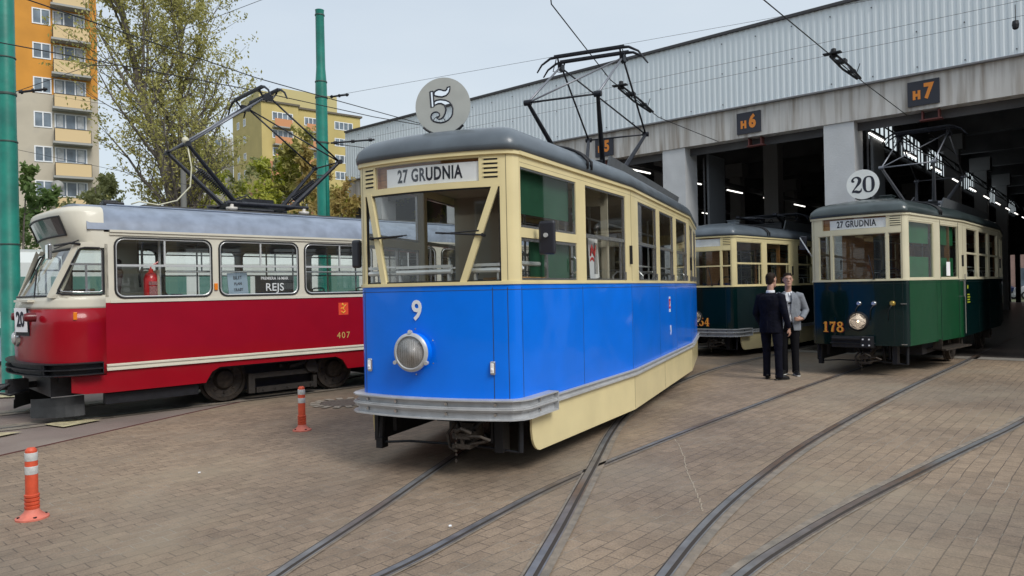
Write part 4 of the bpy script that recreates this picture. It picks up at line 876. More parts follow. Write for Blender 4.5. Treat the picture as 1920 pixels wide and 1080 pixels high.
# ------------------------------------------------------------------ ground, rails
F0 = Vector((10.42, 14.7)); Dv = Vector((-.758, .652)); Av = Vector((.652, .758))
def HL(t, s, z): q = F0 + Dv * t + Av * s; return (q.x, q.y, z)
def paver_material():
    m = bpy.data.materials.new('clay_pavers'); m.use_nodes = True; t = m.node_tree; b = t.nodes['Principled BSDF']; N = t.nodes.new; K = t.links.new
    tcn = N('ShaderNodeTexCoord'); mp_ = N('ShaderNodeMapping'); mp_.inputs['Rotation'].default_value = (0, 0, -R(49.3)); K(tcn.outputs['Object'], mp_.inputs[0])
    nw = N('ShaderNodeTexNoise'); nw.inputs['Scale'].default_value = 1.3; nw.inputs['Detail'].default_value = 3; K(mp_.outputs[0], nw.inputs['Vector'])
    ad = N('ShaderNodeMixRGB'); ad.blend_type = 'ADD'; ad.inputs[0].default_value = .035; K(mp_.outputs[0], ad.inputs[1]); K(nw.outputs['Color'], ad.inputs[2])
    br = N('ShaderNodeTexBrick'); br.inputs['Scale'].default_value = 1; br.inputs['Brick Width'].default_value = .205; br.inputs['Row Height'].default_value = .112; br.inputs['Mortar Size'].default_value = .0038; br.inputs['Mortar Smooth'].default_value = .2; br.inputs['Bias'].default_value = 0
    br.inputs['Color1'].default_value = (.32, .243, .18, 1); br.inputs['Color2'].default_value = (.262, .198, .146, 1); br.inputs['Mortar'].default_value = (.135, .105, .082, 1); K(ad.outputs[0], br.inputs['Vector'])
    def noise(sc, det, lo, hi, c1, c2, src=tcn.outputs['Object'], rough=.6):
        n = N('ShaderNodeTexNoise'); n.inputs['Scale'].default_value = sc; n.inputs['Detail'].default_value = det; n.inputs['Roughness'].default_value = rough; K(src, n.inputs['Vector'])
        r = N('ShaderNodeValToRGB'); r.color_ramp.elements[0].position = lo; r.color_ramp.elements[1].position = hi; r.color_ramp.elements[0].color = c1; r.color_ramp.elements[1].color = c2; K(n.outputs['Fac'], r.inputs[0]); return r.outputs[0]
    def mul(a, b_, f=1): x = N('ShaderNodeMixRGB'); x.blend_type = 'MULTIPLY'; x.inputs[0].default_value = f; K(a, x.inputs[1]); K(b_, x.inputs[2]); return x.outputs[0]
    c = mul(br.outputs['Color'], noise(.35, 5, .35, .68, (.72, .71, .70, 1), (1.20, 1.17, 1.08, 1)))
    c = mul(c, noise(9, 6, .3, .75, (.80, .80, .80, 1), (1.15, 1.15, 1.15, 1)))
    c = mul(c, noise(1.1, 8, .56, .70, (1, 1, 1, 1), (.62, .60, .60, 1), rough=.75)); c = mul(c, noise(28, 3, .64, .70, (1, 1, 1, 1), (.55, .5, .48, 1))); c = mul(c, noise(75, 4, .35, .7, (.78, .78, .78, 1), (1.2, 1.2, 1.2, 1)))
    sand = N('ShaderNodeMixRGB'); K(noise(.55, 7, .52, .72, (0, 0, 0, 1), (.75, .75, .75, 1)), sand.inputs[0]); K(c, sand.inputs[1]); sand.inputs[2].default_value = (.325, .26, .18, 1)   # dust worn over the joints
    # pale sand in some joints
    jm = N('ShaderNodeMath'); jm.operation = 'MULTIPLY'; K(br.outputs['Fac'], jm.inputs[0]); K(noise(1.7, 3, .5, .62, (0, 0, 0, 1), (.8, .8, .8, 1)), jm.inputs[1])
    j2 = N('ShaderNodeMixRGB'); K(jm.outputs[0], j2.inputs[0]); K(sand.outputs[0], j2.inputs[1]); j2.inputs[2].default_value = (.36, .32, .26, 1)
    ash = N('ShaderNodeMixRGB'); ms = N('ShaderNodeMapping'); ms.inputs['Location'].default_value = (0, 0, 0); 
    K(noise(.22, 4, .50, .66, (0, 0, 0, 1), (.65, .65, .65, 1)), ash.inputs[0]); K(j2.outputs[0], ash.inputs[1]); ash.inputs[2].default_value = (.265, .23, .18, 1)
    K(ash.outputs[0], b.inputs['Base Color']); b.inputs['Roughness'].default_value = .72
    bn = N('ShaderNodeBump'); bn.inputs['Strength'].default_value = .6; bn.inputs['Distance'].default_value = .014; iv = N('ShaderNodeMath'); iv.operation = 'SUBTRACT'; iv.inputs[0].default_value = 1; K(br.outputs['Fac'], iv.inputs[1]); K(iv.outputs[0], bn.inputs['Height'])
    b2_ = N('ShaderNodeBump'); b2_.inputs['Strength'].default_value = .4; b2_.inputs['Distance'].default_value = .01; n3 = N('ShaderNodeTexNoise'); n3.inputs['Scale'].default_value = 40; n3.inputs['Detail'].default_value = 5; K(tcn.outputs['Object'], n3.inputs['Vector']); K(n3.outputs['Fac'], b2_.inputs['Height']); K(bn.outputs[0], b2_.inputs['Normal']); K(b2_.outputs[0], b.inputs['Normal'])
    return m
PAV = paver_material()
ASPH = mat('red_brown_asphalt', (.215, .165, .145), .8, var=.12, vs=1.2, bump=.4, bs=70, c2=(.25, .205, .175), cs=.8)
ASPH2 = mat('grey_asphalt', (.12, .115, .11), .85, var=.2, vs=2, bump=.4, bs=60)
SLAB = mat('track_slab_concrete', (.30, .28, .24), .85, var=.3, vs=5, bump=.5, bs=25, c2=(.12, .10, .09), cs=7)
g = MB(); g.add([(-700, -300, -.012), (700, -300, -.012), (700, 900, -.012), (-700, 900, -.012)], [(0, 1, 2, 3)]); tag(g.build('ground', mat('far_ground', (.10, .11, .06), .9, var=.3, vs=.1)), kind='structure')
g = MB(); g.add([(-14, -12, 0), (30, -12, 0), (30, 22, 0), (-14, 32, 0)], [(0, 1, 2, 3)]); tag(g.build('paved_yard', PAV), kind='structure')
g = MB(); g.add([(-6.2, 5.2, .004), (-5.39, 7.53, .004), (-4.54, 9.98, .004), (-2.83, 14.5, .004), (-.5, 20.5, .004), (-4, 30, .004), (-40, 30, .004), (-40, 3.0, .004)], [tuple(range(8))]); tag(g.build('track_apron', ASPH), kind='structure')
g = MB(); pts = [(-6.2, 5.2), (-5.39, 7.53), (-4.54, 9.98), (-2.83, 14.5)]; g.tube([(x, y, .0) for x, y in pts], .012, 4); tag(g.build('apron_joint', mat('joint_rust', (.08, .03, .025), .9)), 'thin rusty joint between the paving and the smooth apron', 'joint')
def smooth_poly(P, n=3):
    P = [Vector(p) for p in P]
    for _ in range(n):
        Q = [P[0]]
        for i in range(len(P) - 1): Q += [P[i] * .75 + P[i + 1] * .25, P[i] * .25 + P[i + 1] * .75]
        Q.append(P[-1]); P = Q
    return P
def ribbon(m, P, o0, o1, z):
    vs = []; n = len(P)
    for i in range(n):
        d = (P[min(i + 1, n - 1)] - P[max(i - 1, 0)]).normalized(); nn = Vector((d.y, -d.x)); a, b = P[i] + nn * o0, P[i] + nn * o1; vs += [(a.x, a.y, z), (b.x, b.y, z)]
    m.add(vs, [(2 * i, 2 * i + 1, 2 * i + 3, 2 * i + 2) for i in range(n - 1)])
RSTEEL = mat('rail_steel', (.20, .20, .205), .42, .25, 0, var=.25, vs=6, c2=(.15, .095, .065), cs=.5, cr=(.45, .6))
RRUST = mat('rusty_rail', (.13, .065, .04), .7, .3, var=.4, vs=8)
RGROOVE = mat('rail_groove_dirt', (.045, .036, .03), .9)
RCON = mat('rail_bed_mortar', (.20, .175, .145), .85, var=.25, vs=9, bump=.4, bs=30, c2=(.25, .205, .16), cs=3)
def rail(P, label, bed=(-.06, .14), rust=False, z=.006, cat='rail', side=1):
    P = smooth_poly(P); s = side
    m = MB(); 
    ribbon(m, P, -.022 * s, .022 * s, z + .004); ribbon(m, P, .048 * s, .058 * s, z + .003)
    o = m.build('tram_rail', RRUST if rust else RSTEEL); tag(o, label, cat, 'grooved tram rails set into the yard')
    m = MB(); ribbon(m, P, .022 * s, .048 * s, z + .002); ribbon(m, P, -.032 * s, -.022 * s, z + .002); m.build('groove', RGROOVE, o)
    m = MB(); ribbon(m, P, bed[0] * s, bed[1] * s, z); m.build('rail_bed', RCON, o)
R1 = [(-2.2, 1.2), (-1.72, 2.9), (-1.42, 4.17), (-1.25, 4.75), (-1.03, 5.5), (-.80, 6.4), (-.50, 7.5), (.0, 9.0), (.9, 11.2), (2.4, 14.2), (5.4, 18.2), (12.3, 26)]
R3 = [(-.85, .9), (-.35, 2.5), (.07, 4.1), (.28, 4.9), (.50, 5.8), (.72, 6.67), (1.03, 7.98), (1.42, 9.3), (2.0, 10.8), (2.89, 12.4), (3.62, 13.62), (4.33, 14.62), (5.7, 16.3), (12.8, 24.4)]
R2 = [(-3.1, 1.1), (-1.8, 2.9), (-.77, 4.14), (-.31, 4.95), (.14, 5.72), (.52, 6.28), (.99, 6.9), (2.04, 8.24), (3.05, 9.48), (4.45, 11.21), (6.12, 13.16), (7.9, 15.2), (16, 24.6)]
R4 = [(-.5, 1.5), (.3, 3.1), (.81, 4.06), (1.12, 4.65), (1.57, 5.4), (2.22, 6.34), (2.92, 7.3), (4.18, 8.85), (5.98, 10.98), (8.03, 13.3), (9.1, 14.5), (17.1, 23.7)]
R5 = [(-.6, 1.6), (.5, 3.05), (1.22, 4.04), (1.83, 4.67), (2.47, 5.29), (3.25, 5.99), (4.24, 6.87), (5.83, 8.24), (8.2, 10.6), (11.6, 14.4), (19.6, 23.7)]
rail(R1, 'tram rail running out from under the left side of the blue tram', (-.04, .075))
rail(R3, 'tram rail curving out from under the right side of the blue tram', (-.05, .11), z=.010)
rail(R2, 'tram rail crossing in front of the blue tram towards the left side of tram 178', (-.035, .075))
rail(R4, 'curved tram rail leading under the right side of tram 178', (-.035, .12))
rail(R5, 'rusty tram rail at the right edge of the yard', (-.085, .075), rust=False)
rd, rp = Vector((sin(R(46.5)), cos(R(46.5)))), Vector((cos(R(46.5)), -sin(R(46.5))))
c0 = Vector((-4.949, 11.521)); 
for s_, lab in ((.73, 'near rail under the red tram'), (-.73, 'far rail under the red tram')):
    rail([c0 + rp * s_ + rd * k for k in (-16, -6, 0, 6, 20)], lab, (-.22, .30), z=.012, side=-1)
m = MB(); 
for a, b, c_, d_ in ((-12, -3.6, 1.02, 1.32), (-12, -3.2, .45, .62), (-12, -3.4, -.45, -.62)):
    P = [c0 + rp * ((c_ + d_) / 2) + rd * k for k in (a, b)]; ribbon(m, P, -abs(d_ - c_) / 2, abs(d_ - c_) / 2, .022)
tag(m.build('track_slabs', SLAB), kind='structure')
YEL = mat('worn_yellow_paint', (.52, .46, .27), .8, var=.35, vs=12, c2=(.40, .34, .22), cs=9)
for k, poly in enumerate(([(-6.05, 9.25), (-5.65, 9.02), (-5.45, 9.5), (-5.85, 9.6)], [(-6.5, 8.15), (-6.1, 8.42), (-5.99, 8.76), (-6.6, 8.7)], [(-9.0, 12.3), (-8.4, 12.08), (-8.2, 11.9), (-9.2, 11.75)])):
    g = MB(); g.add([(x, y, .026) for x, y in poly], [(0, 1, 2, 3)]); tag(g.build('road_marking', YEL), ['worn yellow bar on the ground just in front of the red tram', 'worn yellow bar on the ground at the left picture edge, nearest one', 'worn yellow bar on the ground at the foot of the big green pole'][k], 'marking', 'worn yellow bars on the ground')
mh = MB(); mh.lathe([(.0, 0), (.24, 0), (.25, .004), (.26, .0), (.34, .0), (.35, -.004)], (-2.52, 10.65, .01)); mho = tag(mh.build('manhole_cover', mat('manhole_iron', (.15, .13, .11), .7, .2, var=.4, vs=30)), 'round manhole cover with a pale ring left of the blue tram bumper', 'manhole')
m = MB()
for k in range(16):
    t = 2 * pi * k / 16; m.box((-2.52 + .42 * cos(t), 10.65 + .42 * sin(t), .012), (.14, .09, .008), rz=t)
m.build('cobble_ring', mat('pale_cobble', (.36, .32, .26), .8, var=.3, vs=9), mho)
# litter
for x, y, lab in ((-.46, 4.96, 'white scrap of paper between the rails in the foreground'), (-2.9, 6.6, 'small white fleck on the paving left of the foreground rail')):
    tag(MB().box((x, y, .012), (.02, .014, .008), rz=.5, rx=.4).build('paper_scrap', WHT), lab, 'litter')
rnd = random.Random(12); m = MB(); P = smooth_poly([(1.72, 7.9), (1.66, 7.2), (1.52, 6.4), (1.42, 5.7), (1.34, 5.2)], 2)
for i in range(len(P) - 1):
    q = P[i]; d_ = P[i + 1] - P[i]; wv = rnd.gauss(0, .008)
    m.add([(q.x - .005 + wv, q.y, .0028), (q.x + .005 + wv, q.y, .0028), (q.x + d_.x * 1.0 + .004, q.y + d_.y * 1.0, .0028), (q.x + d_.x - .004, q.y + d_.y, .0028)], [(0, 1, 2, 3)])
tag(m.build('mortar_dribble', mat('dry_mortar', (.37, .31, .235), .9, var=.4, vs=40)), 'thin pale dribble of mortar crossing the paving between the tracks', 'stain')
# bollards
def bollard(loc, label):
    b = empty('bollard', loc, 0, label, 'bollard', 'flexible orange bollards in the yard')
    OR = mat('faded_orange_plastic', (.62, .085, .035), .5, var=.2, vs=9); PINK = mat('faded_pink_plastic', (.62, .17, .12), .6, var=.2, vs=9); REF = mat('reflective_white_band', (.55, .56, .55), .35, var=.15, vs=30)
    m = MB(); m.lathe([(.11, 0), (.11, .012), (.085, .022), (.055, .05), (.045, .075)], n=28); base = m.build('base', PINK, b, smooth=40)
    for k in range(4):
        t = R(45 + 90 * k); MB().lathe([(.013, .014), (.013, .026), (0, .026)], (.085 * cos(t), .085 * sin(t), 0), n=8).build('anchor_bolt', DARK, base)
    m = MB(); pr = [(.045, .07)]
    for k in range(4): pr += [(.05, .08 + k * .028), (.05, .095 + k * .028), (.042, .1 + k * .028)]
    pr += [(.042, .2), (.042, .47), (.038, .49), (.04, .50), (.038, .51), (.025, .525), (0, .525)]; m.lathe(pr, n=28); m.build('post', OR, b, smooth=40)
    for z in (.33, .43): MB().lathe([(.0425, z), (.0432, z + .002), (.0432, z + .058), (.0425, z + .06)], n=28).build('reflective_band', REF, b, smooth=True)
bollard((-3.61, 5.37, 0), 'orange and white bollard nearest the camera, bottom left')
bollard((-2.54, 8.6, 0), 'orange and white bollard between the red tram wheels and the blue tram')

# ------------------------------------------------------------------ depot hall
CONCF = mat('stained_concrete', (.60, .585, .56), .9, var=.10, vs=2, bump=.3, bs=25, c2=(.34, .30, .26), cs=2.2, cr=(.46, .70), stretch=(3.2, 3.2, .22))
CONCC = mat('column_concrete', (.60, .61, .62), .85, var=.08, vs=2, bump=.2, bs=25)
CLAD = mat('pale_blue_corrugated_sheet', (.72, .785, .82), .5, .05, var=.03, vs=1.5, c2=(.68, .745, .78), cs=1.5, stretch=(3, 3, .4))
INTC = mat('dark_concrete', (.10, .10, .105), .9, var=.3, vs=1)  # dark grey for the concrete inside the hall
INTW = mat('dark_wall', (.055, .055, .06), .9, var=.3, vs=1)  # darker grey for the inner hall walls
hall = empty('depot_hall', HL(7, 0, 0), 0, 'long tram depot hall with pale corrugated cladding over dark open gates', 'building')
hl_inv = Vector(HL(7, 0, 0))
def hb(m, t0, t1, s0, s1, z0, z1):
    P = [HL(t, s, z) for z in (z0, z1) for t, s in ((t0, s0), (t1, s0), (t1, s1), (t0, s1))]; P = [(p[0] - hl_inv.x, p[1] - hl_inv.y, p[2]) for p in P]
    m.add(P, [(0, 1, 2, 3), (4, 7, 6, 5), (0, 4, 5, 1), (1, 5, 6, 2), (2, 6, 7, 3), (3, 7, 4, 0)]); return m
def hp(t, s, z): p = HL(t, s, z); return (p[0] - hl_inv.x, p[1] - hl_inv.y, p[2])
TL, TR = 22.4, -9.0
hb(MB(), TR, TL, 0, .35, 5.40, 6.19).build('fascia_beam', CONCF, hall)
m = MB(); prof = []; t = TR; 
while t < TL:
    prof += [(t, 0), (t + .05, 0), (t + .075, -.014), (t + .125, -.014), (t + .15, 0)]; t += .15
vs = []; fs = []
for i, (t, o) in enumerate(prof): vs += [hp(t, -.06 + o, 6.20), hp(t, -.06 + o, 8.13)]
fs = [(2 * i, 2 * i + 2, 2 * i + 3, 2 * i + 1) for i in range(len(prof) - 1)]
m.add(vs, fs); cl_ = m.build('corrugated_cladding', CLAD, hall)
m = MB(); rnd = random.Random(2)
t = TR
while t < TL:
    for z in (6.32, 7.1, 7.9):
        if rnd.random() < .8: m.box(hp(t, -.085, z + rnd.gauss(0, .015)), (.022, .02, .022), rz=atan2(-Dv.y, -Dv.x))
    t += .9
m.build('cladding_screw', mat('dark_screw', (.08, .08, .09), .6), cl_)
hb(MB(), TR, TL + .05, -.14, .35, 8.13, 8.20).build('roof_flashing', mat('dark_flashing', (.05, .05, .055), .6), hall)
m = MB(); hb(m, TR, TL, -.12, .0, 6.165, 6.20); m.build('cladding_rail', mat('rail_grey', (.2, .2, .21), .6), hall)
for k in range(6):
    tc_ = 7.75 + 4.3 * (k - 2) if k else -.85
    tc_ = [-.82, 3.47, 7.78, 12.1, 16.4, 20.7][k]
    hb(MB(), tc_ - .31, tc_ + .37, .04, .75, 0, 5.40).build('column', CONCC, hall)
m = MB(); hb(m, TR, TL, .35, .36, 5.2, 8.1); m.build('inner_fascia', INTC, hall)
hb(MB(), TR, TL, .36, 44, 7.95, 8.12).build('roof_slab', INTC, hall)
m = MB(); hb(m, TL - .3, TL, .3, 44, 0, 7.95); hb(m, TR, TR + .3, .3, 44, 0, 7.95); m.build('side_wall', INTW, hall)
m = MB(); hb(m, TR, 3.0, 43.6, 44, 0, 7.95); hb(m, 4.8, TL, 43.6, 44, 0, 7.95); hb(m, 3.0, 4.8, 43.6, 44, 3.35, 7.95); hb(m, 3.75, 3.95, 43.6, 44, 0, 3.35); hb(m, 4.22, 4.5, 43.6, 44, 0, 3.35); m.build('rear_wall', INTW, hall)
for k in range(8):
    m = MB(); hb(m, TR, TL, 4.2 + k * 5, 4.5 + k * 5, 7.2, 7.95); m.build('ceiling_beam', INTC, hall)
for k in range(20):
    m = MB(); hb(m, TR, 3.4, 1.5 + k * 2, 1.58 + k * 2, 7.75, 7.95); m.build('ceiling_rib', INTC, hall)
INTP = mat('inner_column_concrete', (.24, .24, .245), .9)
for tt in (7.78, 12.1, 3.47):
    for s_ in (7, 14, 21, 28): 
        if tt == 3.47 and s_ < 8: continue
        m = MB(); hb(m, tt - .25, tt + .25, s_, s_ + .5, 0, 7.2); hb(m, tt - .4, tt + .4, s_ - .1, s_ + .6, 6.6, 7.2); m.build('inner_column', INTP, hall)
for tt in (9.9, 14.2):
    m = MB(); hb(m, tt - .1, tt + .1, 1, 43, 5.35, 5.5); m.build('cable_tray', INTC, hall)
TUBE = mat('lit_fluorescent_tube', (1, 1, .98), .5, emit=(1, .97, .9), es=2.2)
for tt in (2.95, 9.6, 14.0):
    for k in range(11):
        f_ = empty('strip_light', HL(tt, 1.2 + 3.5 * k, 5.15), atan2(Av.y, Av.x), {2.95: 'lit strip light in the row above the gate of tram 178', 9.6: 'lit strip light hanging above the middle gate of the hall', 14.0: 'lit strip light in the row above the gate behind the blue tram'}[tt], 'strip light', {2.95: 'strip lights above tram 178', 9.6: 'strip lights in the middle of the hall', 14.0: 'strip lights deep behind the blue tram'}[tt])
        m = MB(); m.b2(-.7, .7, -.04, .04, .03, .08); m.build('housing', INTC, f_)
        m = MB(); m.tube([(-.68, 0, 0), (.68, 0, 0)], .022, 8); m.build('tube', TUBE, f_)
m = MB(); m.tube([hp(2.67, .8, 5.28), hp(2.67, 43, 5.28)], .02, 5)
for k in range(14):
    a, b = hp(2.67, .8 + k * 3, 5.28), hp(2.95, 2.3 + k * 3, 5.75); c_ = hp(2.67, 3.8 + k * 3, 5.28); m.tube([a, b, c_], .02, 4)
m.tube([hp(2.95, .8, 5.75), hp(2.95, 43, 5.75)], .025, 5); m.build('lighting_truss', mat('truss_steel', (.02, .022, .025), .6), hall)
SKY_ = mat('glowing_skylight_glass', (.6, .66, .68), .4, emit=(.78, .88, .92), es=.75)  # panes emit a glow in place of daylight from outside
for k in range(9):
    s0 = 5.5 + 4.1 * k; m = MB(); poly = [(s0, 5.95), (s0 + 3.3, 5.95), (s0 + 3.3, 6.45), (s0 + 2.6, 6.8), (s0 + .7, 6.8), (s0, 6.45)]
    m.prism(poly, lambda u, v, d: hp(4.2 + d, u, v), .02); q = m.build('skylight', SKY_, hall); m = MB()
    for j in range(7): x = s0 + j * .55; hb(m, 4.16, 4.2, x - .03, x + .03, 5.95, 6.5 if j in (0, 6) else 6.8)
    hb(m, 4.16, 4.2, s0, s0 + 3.3, 5.9, 5.96); m.build('glazing_bars', DARK, q)
m = MB(); hb(m, 4.25, 4.35, 2, 43.6, 5.8, 7.95); m.build('skylight_wall', INTW, hall)
for tt, w1, w2 in ((7.22, .9, 1), (2.98, .9, 1), (11.5, .9, 1)):
    m = MB(); hb(m, tt, tt + .06, .95, 2.0, .1, 2.45); hb(m, tt, tt + .06, .95, 2.0, 3.05, 5.3); hb(m, tt, tt + .06, .95, 1.05, 2.45, 3.05); hb(m, tt, tt + .06, 1.9, 2.0, 2.45, 3.05)
    q = m.build('folding_gate', mat('gate_grey_paint', (.16, .17, .18), .6), hall); m = MB(); hb(m, tt + .02, tt + .04, 1.05, 1.9, 2.45, 3.05); m.build('gate_window', GLD, q)
    m = MB(); m.tube([hp(tt + .1, .86, .1), hp(tt + .1, .86, 5.2)], .025, 6); m.build('gate_post', INTC, hall)
m = MB(); hb(m, -9, 5.6, .5, 2.2, 8.2, 8.42); m.build('roof_parapet', mat('parapet_grey', (.20, .19, .18), .8, var=.2), hall)
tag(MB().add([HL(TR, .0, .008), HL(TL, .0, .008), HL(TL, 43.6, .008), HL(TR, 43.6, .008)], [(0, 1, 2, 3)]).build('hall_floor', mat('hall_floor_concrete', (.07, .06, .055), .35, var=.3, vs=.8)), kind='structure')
tag(MB().add([HL(TR, -.55, .006), HL(8, -.55, .006), HL(8, 0.0, .006), HL(TR, 0.0, .006)], [(0, 1, 2, 3)]).build('gate_threshold', mat('threshold_concrete', (.25, .23, .2), .8, var=.25, vs=3)), kind='structure')
# gate signs and wire brackets
SGN = mat('sign_dark_blue', (.02, .022, .035), .5)
for tt, dg, h, lab in ((1.70, '7', .54, 'dark sign with orange H7 above the gate of tram 178'), (5.64, '6', .54, 'dark sign with orange H6 above the middle gate'), (10.02, '5', .52, 'dark sign with orange H5 behind the blue tram pantograph')):
    rz = atan2(-Dv.y, -Dv.x); o = MB().box((0, 0, 0), (.62, .04, h)).build('gate_sign', SGN); tag(o, lab, 'sign', 'gate number signs on the fascia'); o.location = HL(tt, -.03, 5.76); o.rotation_euler.z = rz
    text_obj('sign_letter', 'H', .235, ORANGE, o, (-.13, -.025, -.045), (R(90), 0, 0), sx=.85, off=.02); text_obj('sign_digit', dg, .44, ORANGE, o, (.10, -.025, .01), (R(90), 0, 0), sx=.8, off=.022)
RB = mat('bracket_red_oxide', (.16, .05, .045), .7)
for tt, lab in ((1.6, 'red steel bracket under the beam below sign H7'), (5.55, 'red steel bracket under the beam below sign H6'), (9.9, 'red steel bracket under the beam below sign H5')):
    m = MB(); m.box((-.16, .1, -.1), (.03, .2, .2)); m.box((.16, .1, -.1), (.03, .2, .2)); m.box((0, .1, -.2), (.44, .2, .025)); o = tag(m.build('wire_bracket', RB), lab, 'bracket', 'red brackets under the hall beam'); o.location = HL(tt, .1, 5.39); o.rotation_euler.z = atan2(-Dv.y, -Dv.x)

# ------------------------------------------------------------------ poles and overhead wires
def pole(loc, secs, bands, label, conduit=None):
    P = empty('overhead_pole', loc, 0, label, 'pole', 'green steel poles carrying the overhead wires'); pr = []
    for z, r in secs: pr.append((r, z))
    MB().lathe(pr + [(0, secs[-1][0])], n=28).build('shaft', POLEG, P, smooth=40)
    for z, r, h in bands: MB().lathe([(r - .01, z - h), (r + .012, z - h), (r + .014, z), (r + .012, z + h), (r - .01, z + h)], n=28).build('clamp_band', mat('band_dark', (.06, .09, .08), .5, .3), P, smooth=30)
    if conduit: MB().tube([conduit + (.3,), conduit + (4.6,), (conduit[0] * .9, conduit[1], 4.75)], .035, 8).build('conduit', POLEG, P, smooth=True)
    return P
pole((-8.95, 12.85, 0), [(0, .19), (.12, .17), (.14, .155), (4.4, .152), (4.52, .142), (7.2, .14), (7.3, .12), (9.2, .115)], [(2.62, .152, .012), (4.45, .148, .012), (5.3, .142, .02), (5.95, .142, .01)], 'big green steel pole at the left picture edge')
pole((-4.41, 17.0, 0), [(0, .19), (.12, .17), (.14, .15), (4.9, .142), (5.0, .136), (6.45, .134), (6.6, .13), (6.95, .105), (8.3, .10), (8.32, .108)], [(4.4, .14, .012), (5.18, .136, .02), (6.25, .134, .02), (6.62, .13, .012), (8.2, .102, .012)], 'green steel pole rising behind the roof of the red tram', (.12, -.09))
WIRE = mat('overhead_wire', (.02, .02, .022), .5, .4)
def wire(P, label, r=.008, grp='overhead wires', sag=0):
    m = MB(); Q = []
    for i in range(len(P) - 1):
        for k in range(8):
            t = k / 8; q = Vector(P[i]).lerp(Vector(P[i + 1]), t); q.z -= sag * 4 * t * (1 - t); Q.append(q)
    Q.append(Vector(P[-1])); m.tube(Q, r, 5); o = m.build('overhead_wire', WIRE, smooth=True); return tag(o, label, 'wire', grp)
wire([(-9.9, -4, 5.4), (-6.01, 9.06, 5.4), (-4.37, 12.51, 5.4), (-3.48, 13.9, 5.4), (-1.7, 16.6, 5.4)], 'upper left contact wire running over the red tram pantograph', .009)
wire([(-14, 3, 5.4), (-7.42, 10.54, 5.4), (-4.78, 13.18, 5.4), (-2.9, 15.46, 5.4), (-1.7, 16.6, 5.4)], 'lower left contact wire passing above the red tram roof', .009)
wire([(-1.7, 16.6, 5.4), (.2, 19.4, 5.4), (2.6, 23.0, 5.4)], 'contact wire from the wire crossing towards the hall', .008)
wire([(-.4, -1, 5.4), (.59, 9.4, 5.35), (1.87, 13.08, 5.4), (3.35, 16.05, 5.4), (5.5, 18.9, 5.4)], 'contact wire above the blue tram pantograph leading to gate H5', .009)
wire([(-2.6, 2, 5.4), (3.42, 9.54, 5.4), (6.73, 13.6, 5.4), (8.93, 16.2, 5.4), (14, 22.3, 5.4)], 'contact wire leading into the gate below sign H7', .009)
wire([(-4.3, 16.95, 6.25), (5.2, 15.5, 7.28), (13.5, 14.2, 8.2)], 'thin span wire from the green pole past the route 5 disc', .004)
wire([(-4.53, 23, 6.57), (3.4, 18, 6.78), (9, 12.8, 6.55), (12, 10, 6.5)], 'upper span wire along the corrugated hall front', .0035)
wire([(-4.53, 23, 6.28), (3.4, 18, 6.47), (9, 12.8, 6.28), (12, 10, 6.2)], 'lower span wire along the corrugated hall front', .0035)
wire([(-8.8, 12.85, 5.34), (-7.86, 14, 6.24), (-6.5, 15.5, 7.54), (-5.6, 16.4, 8.34), (-3.9, 17.9, 9.7)], 'guy wire rising from the big green pole to the top of the picture', .006)
wire([(-4.3, 16.95, 5.18), (-2.6, 17.8, 5.05), (-1.7, 18.6, 5.25), (-.2, 18.6, 5.42), (.3, 18.8, 5.55)], 'slack feeder cable with clamps beside the green pole', .009)
wire([(-8.95, 12.9, 4.35), (-6.5, 17, 4.0), (-4.41, 17.0, 4.1)], 'low slack cable between the two green poles', .004)
def insul(a, b, label):
    e = empty('wire_insulator', a, 0, label, 'insulator', 'insulators in the overhead wires'); a, b = Vector(a), Vector(b); d = b - a
    m = MB(); m.tube([(0, 0, 0), tuple(d)], .022, 8); 
    for k in (.1, .5, .9): m.tube([tuple(d * (k - .04)), tuple(d * (k + .04))], .04, 8)
    m.build('body', DARK, e)
insul((-4.2, 16.97, 6.26), (-3.75, 16.95, 6.3), 'insulator at the upper clamp of the green pole')
insul((-4.2, 16.97, 5.17), (-3.2, 17.15, 5.27), 'insulator at the lower clamp of the green pole')
insul((-8.75, 12.87, 5.34), (-8.35, 13.05, 5.44), 'insulator beside the clamp of the big green pole')
def section(a, b, label):
    a, b = Vector(a), Vector(b); d = b - a; L_ = d.length; e = empty('section_insulator', a, atan2(d.y, d.x), label, 'insulator', 'section insulators in the contact wires')
    m = MB(); m.tube([(0, .05, .03), (L_ * .5, .07, .01), (L_, .03, 0)], .02, 6); m.tube([(0, -.05, .03), (L_ * .5, -.07, .01), (L_, -.03, 0)], .02, 6); m.box((L_ * .3, 0, .05), (.14, .16, .06)); m.box((L_ * .7, 0, .02), (.1, .13, .05)); m.build('frame', DARK, e)
    for q_ in (1, -1): MB().tube([(L_ * (.6 - q_ * .15), q_ * .06, .0), (L_ * (.6 - q_ * .15), q_ * .12, .16)], .008, 5).build('horn', DARK, e)
    m = MB(); m.box((-.05, .0, .06), (.12, .28, .02)); m.lathe([(.05, -.04), (.04, .1), (0, .12)], (0.02, 0, .05)); m.build('end_clamp', DARK, e)
    m = MB(); m.tube([(L_ * .55, 0, .06), (L_ * .95, 0, .03)], .018, 6); m.build('rod', STEEL, e)
section((5.46, 12.05, 5.4), (6.5, 13.32, 5.38), 'section insulator on the contact wire to the left of sign H7')
section((2.15, 13.7, 5.4), (3.1, 15.55, 5.38), 'section insulator on the contact wire behind the blue tram pantograph')
e = empty('wire_crossing', (-1.7, 16.6, 5.4), 0, 'knot of fittings where the overhead wires cross left of the route 5 disc', 'wire fitting')
